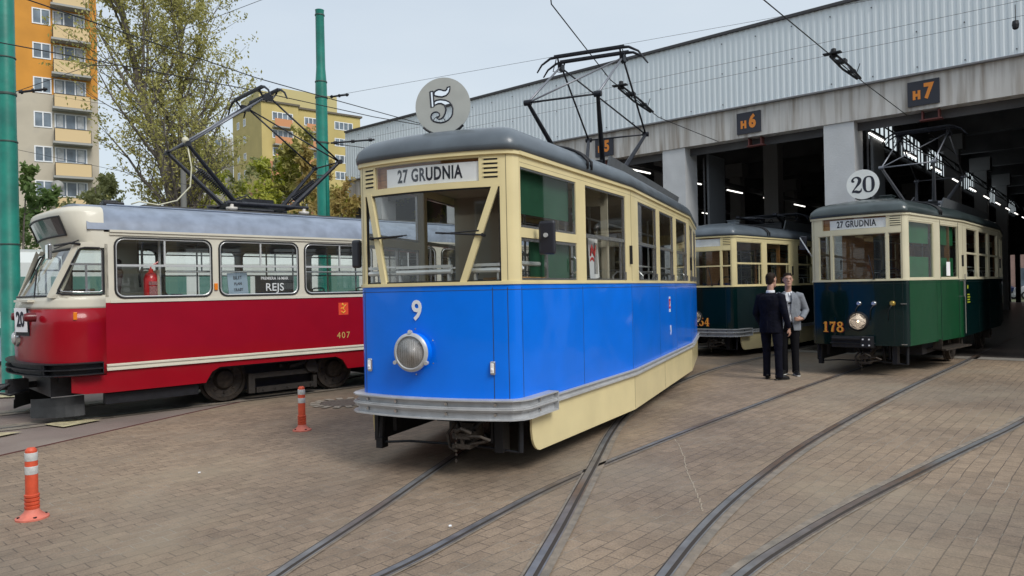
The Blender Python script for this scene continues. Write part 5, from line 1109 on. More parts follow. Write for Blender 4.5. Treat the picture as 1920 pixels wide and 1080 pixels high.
m = MB(); m.box((0, 0, 0), (.35, .05, .05), rz=.9); m.box((0.05, 0, .03), (.3, .05, .05), rz=.4); m.box((0.1, 0, -.03), (.15, .15, .04)); m.build('clamp', DARK, e)
m = MB(); m.tube([(.1 + .14 * cos(t * pi / 8), 0, .12 + .14 * sin(t * pi / 8)) for t in range(17)], .01, 5); m.build('loop', DARK, e)
for p, lab in (((-2.95, 17.6, 5.12), 'first black clamp on the slack feeder cable'), ((-1.95, 18.4, 5.2), 'second black clamp on the slack feeder cable'), ((-.75, 18.6, 5.36), 'third black clamp on the slack feeder cable'), (HL(-.1, -1.25, 6.5), 'black weight hanging on the span wire at the top right corner')):
    m = MB(); m.lathe([(.0, .06), (.05, .04), (.06, -.03), (.05, -.10), (.03, -.12), (0, -.12)], n=12); m.tube([(0, 0, .05), (0, 0, .35)] if p[2] > 6 else [(0, 0, .05), (0, 0, .1)], .008, 5); o = tag(m.build('wire_clamp', DARK), lab, 'clamp', 'black clamps on the wires'); o.location = p
# ------------------------------------------------------------------ apartment blocks
def win_cluster(parent, f, u0, u1, z0, z1, n, gm, fw=.09, depth=.12):
    """one window unit: white frame with n panes; f(u, z, d) maps facade coordinates, d outward"""
    m = MB()
    def bx_(a, b, c_, d_, e0, e1): 
        P = [f(u, z, d) for d in (e0, e1) for u, z in ((a, c_), (b, c_), (b, d_), (a, d_))]; m.add(P, [(0, 1, 2, 3), (4, 7, 6, 5), (0, 4, 5, 1), (1, 5, 6, 2), (2, 6, 7, 3), (3, 7, 4, 0)])
    bx_(u0, u1, z0, z0 + fw, -.02, .05); bx_(u0, u1, z1 - fw, z1, -.02, .05)
    for k in range(n + 1):
        u = u0 + (u1 - u0 - fw) * k / n; bx_(u, u + fw, z0 + fw, z1 - fw, -.02, .05)
    o = m.build('window', WHT, parent); m = MB(); m.add([f(u0 + .02, z0 + .02, .005), f(u1 - .02, z0 + .02, .005), f(u1 - .02, z1 - .02, .005), f(u0 + .02, z1 - .02, .005)], [(0, 1, 2, 3)]); m.build('pane', gm, o)
    return o
def fac(P0, heading):
    a = Vector((sin(R(heading)), cos(R(heading)))); nrm = Vector((a.y, -a.x))
    def f(u, z, d): q = P0 + a * u + nrm * d; return (q.x, q.y, z)
    return f
def fbox(m, f, u0, u1, z0, z1, d0, d1):
    P = [f(u, z, d) for d in (d0, d1) for u, z in ((u0, z0), (u1, z0), (u1, z1), (u0, z1))]; m.add(P, [(0, 1, 2, 3), (4, 7, 6, 5), (0, 4, 5, 1), (1, 5, 6, 2), (2, 6, 7, 3), (3, 7, 4, 0)]); return m
OCHRE = mat('orange_ochre_render', (.60, .27, .045), .9, var=.1, vs=.6); PALE = mat('pale_cream_render', (.50, .45, .36), .9, var=.1, vs=.5, c2=(.36, .33, .28), cs=.5, cr=(.55, .75))
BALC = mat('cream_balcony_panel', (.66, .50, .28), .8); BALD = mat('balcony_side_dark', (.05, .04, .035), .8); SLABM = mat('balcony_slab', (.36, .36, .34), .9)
tower = empty('apartment_tower', (0, 0, 0), 0, 'tall orange and cream apartment tower with balconies at the upper left', 'building')
f = fac(Vector((-34.19, 60.0)), 56)
m = MB(); fbox(m, f, -22, 0, 18.15, 31, 0, -12); m.build('upper_wall', OCHRE, tower); m = MB(); fbox(m, f, -22, 0, 0, 18.15, 0, -12); m.build('lower_wall', PALE, tower)
m = MB(); fbox(m, f, -22.2, .2, 31, 31.4, .2, -12.2); m.build('roof', SLABM, tower)
for k in range(11):
    z1 = 27.76 - 2.765 * k
    if z1 < 1.5: break
    win_cluster(tower, f, -4.50, -3.25, z1 - 1.28, z1, 2, GLH); w_ = win_cluster(tower, f, -3.10, -.85, z1 - 1.28, z1, 3, GLH)
    for c0 in (-2.95, -1.5): MB_ = MB(); fbox(MB_, f, c0, c0 + .45, z1 - 1.1, z1 - .12, .006, .012); MB_.build('curtain', CURT, w_)
    if z1 < 27.5 or 1:
        m = MB(); fbox(m, f, -3.1, -.62, z1 - 2.42, z1 - 1.42, .95, 1.0); b_ = m.build('balcony', BALC, tower)
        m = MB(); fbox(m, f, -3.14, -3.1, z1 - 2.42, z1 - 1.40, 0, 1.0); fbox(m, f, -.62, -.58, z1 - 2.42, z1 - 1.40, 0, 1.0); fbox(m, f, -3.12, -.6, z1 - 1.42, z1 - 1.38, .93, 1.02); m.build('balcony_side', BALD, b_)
        m = MB(); fbox(m, f, -3.25, -.5, z1 - 2.62, z1 - 2.45, 0, 1.08); m.build('balcony_slab', SLABM, b_)
    for u in (-8.6, -13.5): win_cluster(tower, f, u, u + 2.3, z1 - 1.28, z1, 3, GLH)
m = MB(); m.lathe([(0, 0), (.3, .05), (.45, .16)], n=20); q = m.build('satellite_dish', SLABM, tower, smooth=True); q.location = f(-3.0, 10.6, 1.2); q.rotation_euler = (R(80), 0, R(20))
# yellow block far behind the red tram
YELW = mat('mustard_render', (.52, .42, .17), .9, var=.08, vs=.4); SALM = mat('salmon_render', (.50, .24, .13), .9); YEL2 = mat('pale_yellow_render', (.52, .45, .22), .9); OBAL = mat('orange_balcony_panel', (.58, .27, .13), .8)
yb = empty('apartment_block', (0, 0, 0), 0, 'mustard yellow apartment block with orange balconies behind the second green pole', 'building')
Y0_ = Vector((-37.76, 110.0)); f = fac(Y0_, 50.6); g_ = fac(Y0_, -39.4)
h_ = lambda u, z, d: g_(u, z, -d)
m = MB(); fbox(m, f, 0, 5.9, 0, 31.2, 0, -13); fbox(m, f, 5.9, 17, 0, 31.0, -.6, -13); m.build('wall', YELW, yb)
m = MB(); fbox(m, f, -.02, 5.0, 0, 22.2, .03, 0); fbox(m, h_, 0, 6, 0, 18, .03, 0); m.build('salmon_panel', SALM, yb)
m = MB(); fbox(m, f, .4, 4.5, 31.2, 33.4, -2.0, -10); fbox(m, f, 4.5, 14, 31.2, 34.6, -3.0, -10); m.build('penthouse', YEL2, yb)
m = MB(); fbox(m, f, -.25, 6.1, 31.2, 31.5, .25, -13.2); fbox(m, f, 5.9, 17.3, 31.0, 31.3, -.35, -13.2); m.build('roof_edge', mat('dark_roof_edge', (.14, .12, .09), .8), yb)
for k in range(9):
    z1 = 29.9 - 2.75 * k
    if z1 < 8: break
    for (u0, u1, d0) in ((1.65, 5.0, 0), (7.1, 9.3, -.6), (12.3, 15.6, -.6)):
        ff = (lambda d0: (lambda u, z, d: f(u, z, d + d0)))(d0); win_cluster(yb, ff, u0, u1, z1 - 1.35, z1, 3 if u1 - u0 < 3 else 4, GLH, .12)
        if u0 < 12:
            m = MB(); fbox(m, ff, u0 + .1, u0 + 2.9 if u0 < 5 else u1, z1 - 2.35, z1 - 1.2, .9, .98); b_ = m.build('balcony', OBAL, yb); m = MB(); fbox(m, ff, u0 + .0, (u0 + 3.0 if u0 < 5 else u1 + .1), z1 - 2.55, z1 - 2.35, 0, 1.05); m.build('balcony_slab', SLABM, b_)
    for u in (6.8, 9.8): win_cluster(yb, h_, u, u + 1.1, z1 - 1.2, z1, 2, GLH, .12)
gb = empty('apartment_block', (0, 0, 0), 0, 'pale grey apartment block glimpsed through the tree to the left of the mustard block', 'building')
f = fac(Vector((-58, 118.0)), 50.6); m = MB(); fbox(m, f, 5.5, 12.5, 0, 29.0, 0, -12); m.build('wall', mat('grey_render', (.45, .44, .40), .9), gb)
for k in range(7):
    for u in (6.2, 9.4): win_cluster(gb, f, u, u + 2.2, 27.4 - 2.8 * k, 28.7 - 2.8 * k, 2, GLH, .12)

# ------------------------------------------------------------------ trees
def leafmat(name, c1, c2):
    if name in MATS: return MATS[name]
    m = bpy.data.materials.new(name); m.use_nodes = True; t = m.node_tree; b = t.nodes['Principled BSDF']; N = t.nodes.new; K = t.links.new
    tcn = N('ShaderNodeTexCoord'); n = N('ShaderNodeTexNoise'); n.inputs['Scale'].default_value = 1.1; n.inputs['Detail'].default_value = 6; n.inputs['Roughness'].default_value = .8; K(tcn.outputs['Object'], n.inputs['Vector'])
    r = N('ShaderNodeValToRGB'); r.color_ramp.elements[0].position = .38; r.color_ramp.elements[1].position = .64; r.color_ramp.elements[0].color = (*c1, 1); r.color_ramp.elements[1].color = (*c2, 1); K(n.outputs['Fac'], r.inputs[0])
    K(r.outputs[0], b.inputs['Base Color']); b.inputs['Roughness'].default_value = .55
    tr = N('ShaderNodeBsdfTranslucent'); K(r.outputs[0], tr.inputs[0]); mx = N('ShaderNodeMixShader'); mx.inputs[0].default_value = .45; o = t.nodes['Material Output']; K(b.outputs[0], mx.inputs[1]); K(tr.outputs[0], mx.inputs[2]); K(mx.outputs[0], o.inputs[0])
    MATS[name] = m; return m
OLIVE = leafmat('olive_spring_leaf', (.27, .27, .07), (.50, .46, .15)); LIME = leafmat('lime_spring_leaf', (.27, .32, .035), (.55, .55, .09)); RUST = leafmat('russet_leaf', (.34, .23, .07), (.42, .36, .11)); MID = leafmat('mid_green_leaf', (.05, .11, .02), (.14, .21, .05)); GREY = leafmat('grey_green_leaf', (.20, .22, .09), (.36, .38, .16))
def tree(name, loc, H_, label, leaf, seed, r0=.16, lean=(0, 0), depth=4, nl=14, ls=.09, crown=.42, first=.22, forks=1, spread=.55, group='trees behind the red tram', droop=.0, cat='tree', dens=2.2):
    rnd = random.Random(seed); T = empty(name, loc, 0, label, cat, group); mb = MB(); leaves = []
    def branch(p, d, L_, r, lv):
        n = 5 if lv == 0 else 4; pts = [p.copy()]; rr = [r]; q = p.copy(); dd = d.copy()
        for i in range(n):
            dd = (dd + Vector((rnd.gauss(0, .07 + .05 * lv), rnd.gauss(0, .07 + .05 * lv), .06 - droop * lv))).normalized(); q = q + dd * L_ / n; pts.append(q.copy()); rr.append(max(.004, r * (1 - .72 * (i + 1) / n)))
        if r > .006: mb.tube(pts, rr, 6 if lv < 2 else 4, False)
        if lv >= depth - 1:
            for _ in range(nl):
                k = rnd.random(); i = min(n - 1, int(k * n)); b = pts[i].lerp(pts[i + 1], k * n - i); leaves.append(b + Vector((rnd.gauss(0, .10), rnd.gauss(0, .10), rnd.gauss(0, .10))) * (L_ * .5 + .4))
        if lv < depth:
            if lv == 0: nb = int(H_ * dens)
            else: nb = [0, 7, 4, 3][lv] if lv < 4 else 2
            for j in range(nb):
                k = first + (1 - first) * (j + rnd.random() * .8) / nb if lv == 0 else .25 + .75 * (j + rnd.random()) / nb
                i = min(n - 1, int(k * n)); b = pts[i].lerp(pts[min(n, i + 1)], min(1, k * n - i)); az = rnd.random() * 2 * pi; side = Vector((cos(az), sin(az), 0)); up = spread + rnd.random() * .5
                nd = (side + dd * up + Vector((0, 0, .25 * up))).normalized() if lv == 0 else (dd * .8 + Vector((rnd.gauss(0, .6), rnd.gauss(0, .6), rnd.gauss(.1, .4)))).normalized()
                ln = L_ * (crown * (1.15 - .75 * k) if lv == 0 else .55 * (1.1 - .4 * k)) * (.7 + .6 * rnd.random())
                branch(b, nd, ln, max(.004, rr[i] * (.42 if lv == 0 else .5)), lv + 1)
    for f_ in range(forks):
        d0 = Vector((lean[0] + (f_ * .22 if forks > 1 else 0) * (-1) ** f_, lean[1] + rnd.gauss(0, .03), 1)).normalized(); branch(Vector((0, 0, 0)), d0, H_ * (1 - .1 * f_), r0 * (1 - .25 * f_), 0)
    mb.build('trunk', BARK, T, smooth=True)
    vs = []; fs = []
    for b in leaves:
        s_ = ls * (.6 + .8 * rnd.random()); u = Vector((rnd.gauss(0, 1), rnd.gauss(0, 1), rnd.gauss(0, 1))).normalized(); v = u.orthogonal().normalized(); n0 = len(vs)
        vs += [tuple(b - u * s_), tuple(b + v * s_ * .45), tuple(b + u * s_), tuple(b - v * s_ * .45)]; fs.append((n0, n0 + 1, n0 + 2, n0 + 3))
    m = MB(); m.v = vs; m.f = fs; m.m = [0] * len(fs); m.build('crown', leaf, T); return T, len(leaves)
cnt = 0
def tr(*a, **k):
    global cnt
    _, n = tree(*a, **k); cnt += n
tr('poplar_tree', (-11.8, 26, 0), 15.5, 'tall thinly leaved tree between the orange tower and the mustard block', OLIVE, 5, r0=.22, depth=3, nl=15, ls=.062, crown=.31, first=.13, forks=2, spread=1.15, dens=2.1, lean=(.05, 0))
tr('poplar_tree', (-14.9, 30, 0), 8.5, 'smaller thinly leaved tree beside the right edge of the orange tower', OLIVE, 9, r0=.11, depth=3, nl=6, ls=.08, crown=.26, first=.15, spread=.9, dens=1.6)
for k, (x, y, h, lf, lab, sd_) in enumerate([(-11.2, 33, 7.4, LIME, 'lime green bushy tree just right of the tall thin tree trunk', 3), (-9.2, 32, 7.6, OLIVE, 'olive tree under the left arm of the red tram pantograph', 11), (-14.6, 34, 7.2, LIME, 'lime green bush tree left of the tall tree trunk, above the red tram roof', 12),
    (-6.9, 35, 7.3, LIME, 'lime green tree behind the base of the red tram pantograph', 13), (-7.0, 27.5, 6.3, RUST, 'russet leaved tree behind the second green pole', 14), (-4.8, 31, 6.3, LIME, 'lime green tree to the left of the second green pole', 15), (-12.8, 36, 7.5, GREY, 'grey leafed tree behind the tall tree trunk', 16), (-18.5, 33, 6.8, GREY, 'grey green tree below the lowest balconies of the orange tower', 17), (-5.9, 38, 7.5, OLIVE, 'olive tree between the second green pole and the hall corner', 18)]):
    tr('small_tree', (x, y, 0), h, lab, lf, sd_, r0=.09, depth=3, nl=13, ls=.10, crown=.36, first=.12, forks=1, spread=.55)
tr('shrub', (-14.2, 20.6, 0), 4.6, 'green leafy shrub just right of the big green pole', MID, 21, r0=.06, depth=3, nl=10, ls=.085, crown=.5, first=.05, spread=.4, cat='shrub')
tr('shrub', (-16.4, 22.5, 0), 4.4, 'green leafy shrub partly behind the big green pole', MID, 22, r0=.06, depth=3, nl=10, ls=.085, crown=.5, first=.05, spread=.4, cat='shrub')
m = MB(); m.lathe([(.09, 0), (.08, 5.6), (.0, 5.62)], n=14); tag(m.build('concrete_post', mat('weathered_post', (.16, .16, .15), .9)), 'grey post standing in front of the trees above the red tram roof', 'post').location = (-10.2, 22.5, 0)
print('LEAVES', cnt)
# hedge and ground behind the yard
rnd = random.Random(4); vs = []; fs = []
for k in range(9000):
    t = rnd.random(); x = -34 + 40 * t; y = 38.0 + 6 * rnd.random() + 3 * t; z = abs(rnd.gauss(0, 1.3)) + .1; s_ = .14; u = Vector((rnd.gauss(0, 1), rnd.gauss(0, 1), rnd.gauss(0, 1))).normalized(); v = u.orthogonal().normalized(); b = Vector((x, y, z)); n0 = len(vs)
    vs += [tuple(b - u * s_), tuple(b + v * s_ * .5), tuple(b + u * s_), tuple(b - v * s_ * .5)]; fs.append((n0, n0 + 1, n0 + 2, n0 + 3))
m = MB(); m.v = vs; m.f = fs; m.m = [0] * len(fs); tag(m.build('undergrowth', GREY), 'low leafy undergrowth along the far side of the yard', 'undergrowth', kind='stuff')

# ------------------------------------------------------------------ vehicles further back
def car(loc, rz, paintm, label, group=None):
    T = empty('parked_car', loc, rz, label, 'car', group)
    prof = [(-2.1, .35), (-2.12, .62), (-1.95, .82), (-1.2, .95), (-.55, 1.38), (.75, 1.42), (1.55, 1.0), (2.05, .92), (2.12, .6), (2.08, .35)]
    rings = []
    for y, k, dz in ((-.86, .94, -.02), (-.80, 1, 0), (-.3, 1.02, .02), (.3, 1.02, .02), (.80, 1, 0), (.86, .94, -.02)):
        rings.append([(x * (k if z > .9 else 1), y * (1 if z < 1.0 else .8), z + (dz if z > .5 else 0)) for x, z in prof])
    m = MB(); m.loft(rings); m.build('body', paintm, T, smooth=40)
    m = MB(); 
    for s in (-1, 1): m.prism([(-1.05, .98), (-.5, 1.33), (.68, 1.36), (1.3, 1.02)], lambda u, v, d, s=s: (u, s * (.80 - (v - .95) * .33 + d), v), .012)
    m.build('side_window', GLH, T)
    m = MB(); m.add([(-1.16, -.68, .99), (-1.16, .68, .99), (-.60, .6, 1.37), (-.60, -.6, 1.37)], [(0, 1, 2, 3)]); m.build('windscreen', GLH, T)
    for s in (-1, 1):
        m = MB(); m.box((-2.08, s * .62, .68), (.06, .3, .13)); m.build('headlight', GLASSW, T)
        for x in (-1.3, 1.3):
            m = MB(); m.lathe([(.31, -.1), (.32, 0), (.31, .1), (.2, .11)], (x, s * .78, .32), 'Y', 24); w_ = m.build('wheel', RUBBER, T, smooth=40); m = MB(); m.lathe([(.2, .0), (.19, s * .115), (0, s * .12)], (x, s * .78, .32), 'Y', 16); m.build('rim', SILV, w_)
    return T
car((-12.9, 15.6, 0), R(-35), paint('pale_blue_car_paint', (.35, .42, .5)), 'pale car parked behind the big green pole at the left edge')
BUSP = mat('bus_white_paint', (.62, .66, .64), .35, 0, .3)
bus = empty('parked_tram', (-13.6, 18.2, 0), -R(50), 'pale green and white tram parked beyond the red tram', 'tram')
m = MB(); rings = []
for y, k in ((-4.9, .8), (-4.6, .95), (-4.2, 1), (10.5, 1), (10.8, .9)): rings.append([(x * k, y, z) for x, z in ((1.2, .5), (1.2, 2.55), (1.0, 2.82), (.5, 2.92), (-.5, 2.92), (-1.0, 2.82), (-1.2, 2.55), (-1.2, .5))])
m.loft(rings); bb = m.build('body', BUSP, bus, smooth=30)
for k in range(8):
    m = MB(); m.b2(1.2, 1.215, -3.9 + k * 1.8, -2.45 + k * 1.8, 1.35, 2.2); m.build('window', mat('green_tinted_glass', (.10, .22, .19), .1), bus)
m = MB(); m.b2(1.2, 1.21, -4.1, 10.4, .5, .95); m.build('green_stripe', POLEG, bus)
m = MB(); 
for k in (-2.5, -.7, 6.5, 8.3): m.lathe([(.33, 1.0), (.33, 1.1), (0, 1.1)], (0, k, .36), 'X', 20)
m.build('wheels', DARK, bus)
# behind the hall: daylight gap with a brick building and cars
hb2 = empty('brick_building', (0, 0, 0), 0, 'pinkish brick building seen through the gap at the far end of the hall', 'building')
q0 = HL(12, 62, 0); 
m = MB(); P = [HL(t, s_, z) for z in (0, 12) for t, s_ in ((-8, 60), (20, 60), (20, 70), (-8, 70))]; m.add(P, [(0, 1, 2, 3), (4, 7, 6, 5), (0, 4, 5, 1), (1, 5, 6, 2), (2, 6, 7, 3), (3, 7, 4, 0)]); m.build('wall', mat('pink_brick', (.42, .27, .23), .9, var=.15, vs=2), hb2)
for k in range(5):
    m = MB(); P = [HL(t, s_, z) for z in (1.0, 2.6) for t, s_ in ((-6 + k * 5, 59.95), (-4 + k * 5, 59.95), (-4 + k * 5, 60.1), (-6 + k * 5, 60.1))]; m.add(P, [(0, 1, 2, 3), (4, 7, 6, 5), (0, 4, 5, 1), (1, 5, 6, 2), (2, 6, 7, 3), (3, 7, 4, 0)]); m.build('window', GLH, hb2)
ang = atan2(Dv.y, Dv.x)
car(HL(3.4, 53, 0), ang, paint('silver_car_paint', (.45, .46, .48)), 'silver car parked beyond the far end of the hall, nearer one', 'cars beyond the hall')
car(HL(7.0, 55, 0), ang, paint('navy_car_paint', (.02, .03, .08)), 'dark blue car parked beyond the far end of the hall', 'cars beyond the hall')

# ------------------------------------------------------------------ people
SKIN = mat('skin', (.45, .26, .19), .5, var=.08, vs=30); HAIR = mat('dark_brown_hair', (.022, .014, .010), .6, var=.3, vs=90); NAVY = mat('navy_suit_cloth', (.005, .0055, .012), .8, var=.3, vs=14, bump=1, bs=9); GREYJ = mat('grey_jacket_cloth', (.21, .23, .26), .85, var=.12, vs=60, bump=.9, bs=10); SHIRT = mat('white_shirt_cloth', (.72, .74, .78), .7, bump=.8, bs=14); TROU = mat('black_trouser_cloth', (.008, .008, .010), .8); SHOE = mat('black_shoe_leather', (.01, .01, .011), .35); SOLE = mat('white_sole', (.6, .6, .58), .6)
for _m in (NAVY, GREYJ, TROU, HAIR): _m.node_tree.nodes['Principled BSDF'].inputs['Specular IOR Level'].default_value = .12
def fuse(mb, name, m, parent, vox=.011, sm=3):
    o = mb.build(name, m, parent); r = o.modifiers.new('r', 'REMESH'); r.mode = 'VOXEL'; r.voxel_size = vox; r.use_smooth_shade = True
    k = o.modifiers.new('s', 'SMOOTH'); k.iterations = sm; k.factor = .5; return o
def ell(c, rx, ry, n=14): return [(c[0] + rx * cos(2 * pi * k / n), c[1] + ry * sin(2 * pi * k / n), c[2]) for k in range(n)]
def hand(mb, W, d, palm, curl=.5, side=1):
    """W wrist, d direction of the fingers, palm = direction the palm faces"""
    W, d, palm = Vector(W), Vector(d).normalized(), Vector(palm).normalized(); a = d.cross(palm).normalized() * side
    for k in range(4):
        root = W + d * .085 + a * (.028 - .018 * k); L_ = (.068, .076, .070, .055)[k]; p1 = root + (d * cos(curl * .5) + palm * sin(curl * .5)) * L_ * .45; p2 = p1 + (d * cos(curl * 1.3) + palm * sin(curl * 1.3)) * L_ * .32; p3 = p2 + (d * cos(curl * 2) + palm * sin(curl * 2)) * L_ * .26
        mb.tube([W + d * .03 + a * (.02 - .013 * k), root, p1, p2, p3], [.011, .0105, .0095, .0085, .006], 8)
    for k in range(3): mb.tube([W, W + d * .045, W + d * .088 + a * (.02 - .02 * k)], [.02, .018, .012], 8)
    t1 = W + d * .025 + a * .03; t2 = t1 + d * .03 + a * .022 + palm * .012; mb.tube([W + d * .005 + a * .012, t1, t2, t2 + d * .028 + palm * .008], [.014, .013, .011, .007], 8)
def head(T, c, rz, smile=0, tilt=0):
    """head rings in a local frame, facing +y, joined to a neck"""
    mb = MB(); Mx = Matrix.Translation(c) @ Matrix.Rotation(rz, 4, 'Z') @ Matrix.Rotation(tilt, 4, 'X'); mb.M = Mx
    R_ = [(-.125, .03, .028, .055), (-.105, .048, .05, .045), (-.075, .06, .068, .025), (-.04, .066, .082, .010), (0, .071, .092, 0), (.04, .074, .096, -.004), (.075, .070, .088, -.008), (.10, .055, .066, -.012), (.115, .03, .035, -.014)]
    mb.loft([ell((0, oy, z), rx, ry, 18) for z, rx, ry, oy in R_])
    mb.tube([(0, .085, .018), (0, .104, -.022), (0, .09, -.03)], [.009, .014, .010], 8)           # nose
    for s in (-1, 1): mb.tube([(s * .072, -.005, .02), (s * .080, -.012, .0), (s * .073, -.0, -.03)], [(.010, .018), (.012, .022), (.007, .012)], 8)  # ears
    mb.tube([(-.045, .082, .028), (0, .09, .03), (.045, .082, .028)], .008, 6); mb.tube([(0, .06, -.11), (0, .075, -.10)], [.02, .022], 8)
    mb.tube([(-.024, .084, -.062), (0, .093, -.06), (.024, .084, -.062)], .0065, 6)
    mb.M = None; return mb, Mx
def face(T, body, Mx):
    for s in (-1, 1):
        m = MB(); m.M = Mx; m.lathe([(0, -.006), (.007, -.003), (.009, 0), (.007, .003), (0, .006)], (s * .031, .083, .010), 'Z', 10); e = m.build('eye', WHT, body, smooth=True)
        m = MB(); m.M = Mx; m.lathe([(0, .0), (.0055, .002), (0, .004)], (s * .031, .0925, .010), 'Y', 10); m.build('iris', BLACK, e)
        m = MB(); m.M = Mx; m.tube([(s * .014, .094, .031), (s * .03, .092, .036), (s * .048, .084, .030)], .004, 5); m.build('eyebrow', HAIR, body)
    m = MB(); m.M = Mx; m.tube([(-.022, .090, -.062), (0, .099, -.061), (.022, .090, -.062)], .0035, 5); m.build('lips', mat('lip_colour', (.35, .12, .10), .5), body)
def hair(Mx, body, back=0):
    m = MB(); m.M = Mx; rr = []
    for z, rx, ry, oy in ((-.075, .050, .03, -.062), (-.04, .068, .05, -.045), (0, .076, .068, -.03), (.035, .079, .084, -.020), (.065, .078, .093, -.012), (.09, .070, .085, -.010), (.115, .052, .062, -.012), (.130, .025, .03, -.012)): rr.append(ell((0, oy, z), rx, ry, 18))
    m.loft(rr); 
    for k in range(22):
        a = random.uniform(-2.4, -.7) if k % 2 else random.uniform(-.2, 3.3); m.tube([(.062 * cos(a), .07 * sin(a) - .01, .085), (.05 * cos(a + .2), .055 * sin(a + .2), .125)], [.012, .006], 5)
    return fuse(m, 'hair', HAIR, body, .009, 2)
def legs(T, hips, ank, toe, clothm):
    """hips/ankles/toe directions for both legs; returns trousers"""
    m = MB(); h0 = (Vector(hips[0]) + Vector(hips[1])) / 2
    m.loft([ell((h0.x, h0.y, z), rx, ry, 16) for z, rx, ry in ((.80, .155, .115), (.88, .175, .13), (.96, .170, .125), (1.04, .158, .115))])
    for h, a in zip(hips, ank):
        h, a = Vector(h), Vector(a); kn = h.lerp(a, .47) + Vector((0, .015, 0)); m.tube([h + Vector((0, 0, .04)), h.lerp(kn, .45), kn, kn.lerp(a, .5), a + Vector((0, 0, .06)), a + Vector((0, 0, .0))], [.098, .088, .068, .063, .062, .066], 14)
    tro = fuse(m, 'trousers', clothm, T, .012)
    return tro
def shoe(T, a, d, solem=None):
    a = Vector(a); d = Vector((d[0], d[1], 0)).normalized(); m = MB(); p = lambda k, z: a + d * k + Vector((0, 0, z - a.z))
    m.tube([p(-.075, .045), p(-.03, .06), p(.05, .052), p(.13, .038), p(.19, .03)], [(.032, .04), (.038, .05), (.043, .042), (.046, .034), (.03, .022)], 12); m.tube([p(-.02, .05), p(-.03, .12)], [.045, .04], 12); s_ = fuse(m, 'shoe', SHOE, T, .009)
    m = MB(); m.tube([p(-.1, .012), p(-.05, .012), (p(.06, .012)), p(.14, .012), p(.195, .012)], [(.03, .012), (.037, .012), (.044, .012), (.046, .012), (.028, .011)], 12); m.build('sole', solem or SHOE, s_)
def person_dark(loc, rz):
    T = empty('person', loc, rz, 'man in a dark navy suit seen from behind, beside the man in grey', 'person')
    hb_, Mx = head(T, Vector((0.0, .03, 1.70)), R(-12)); hb_.tube([(0, -.01, 1.42), (0, -.005, 1.52), (0, .01, 1.62)], [.068, .053, .056], 12)
    hb_.loft([ell((0, 0, z), rx, ry, 16) for z, rx, ry in ((.98, .14, .10), (1.15, .13, .09), (1.32, .16, .10), (1.42, .12, .07), (1.46, .07, .055))])
    sh, el, wr = [((s * .19, 0, 1.42)) for s in (1, -1)], [(.27, -.03, 1.13), (-.27, -.02, 1.13)], [(.29, .06, .88), (-.24, .12, .92)]
    for s_, e_l, w_ in zip(sh, el, wr): hb_.tube([(s_[0] * .8, 0, 1.40), e_l, w_], [.035, .036, .027], 10)
    hand(hb_, wr[0], (0, .25, -1), (-1, 0, 0), .5, -1); hand(hb_, wr[1], (.1, .35, -1), (1, 0, 0), .6, 1)
    for h, a in (((.10, 0, .94), (.135, -.02, .08)), ((-.10, 0, .94), (-.115, .03, .08))): hb_.tube([h, tuple(Vector(h).lerp(Vector(a), .47) + Vector((0, .012, 0))), a], [.07, .045, .032], 10)
    body = fuse(hb_, 'body', SKIN, T, .0075, 2); face(T, body, Mx); hair(Mx, body)
    m = MB(); m.loft([ell((0, oy, z), rx, ry, 20) for z, rx, ry, oy in ((.80, .205, .150, .0), (.90, .205, .150, 0), (1.0, .198, .145, 0), (1.12, .190, .138, 0), (1.25, .205, .142, -.005), (1.36, .215, .138, -.01), (1.42, .190, .115, -.01), (1.455, .125, .085, -.005), (1.485, .078, .07, 0))])
    for s_, e_l, w_ in zip(sh, el, wr):
        s_, e_l, w_ = Vector(s_), Vector(e_l), Vector(w_); m.tube([s_ + Vector((-.07 if s_.x > 0 else .07, 0, .012)), s_ + Vector((0, 0, -.012)), s_.lerp(e_l, .5), e_l, e_l.lerp(w_, .5), w_.lerp(e_l, .04)], [.062, .078, .066, .060, .053, .046], 14)
    m.tube([(0, -.155, .82), (0, -.158, 1.0)], .006, 5)
    jk = fuse(m, 'jacket', NAVY, T, .011); m = MB(); m.loft([ell((0, 0.0, z), rx, ry, 18) for z, rx, ry in ((1.46, .079, .074), (1.50, .073, .070), (1.525, .069, .067))]); m.build('shirt_collar', SHIRT, T, smooth=True)
    hips = [(.10, 0, .90), (-.10, 0, .90)]; ank = [(.135, -.02, .04), (-.115, .03, .04)]; legs(T, hips, ank, None, NAVY)
    shoe(T, (.135, 0, .04), (.35, .9)); shoe(T, (-.115, .05, .04), (-.4, .9)); return T
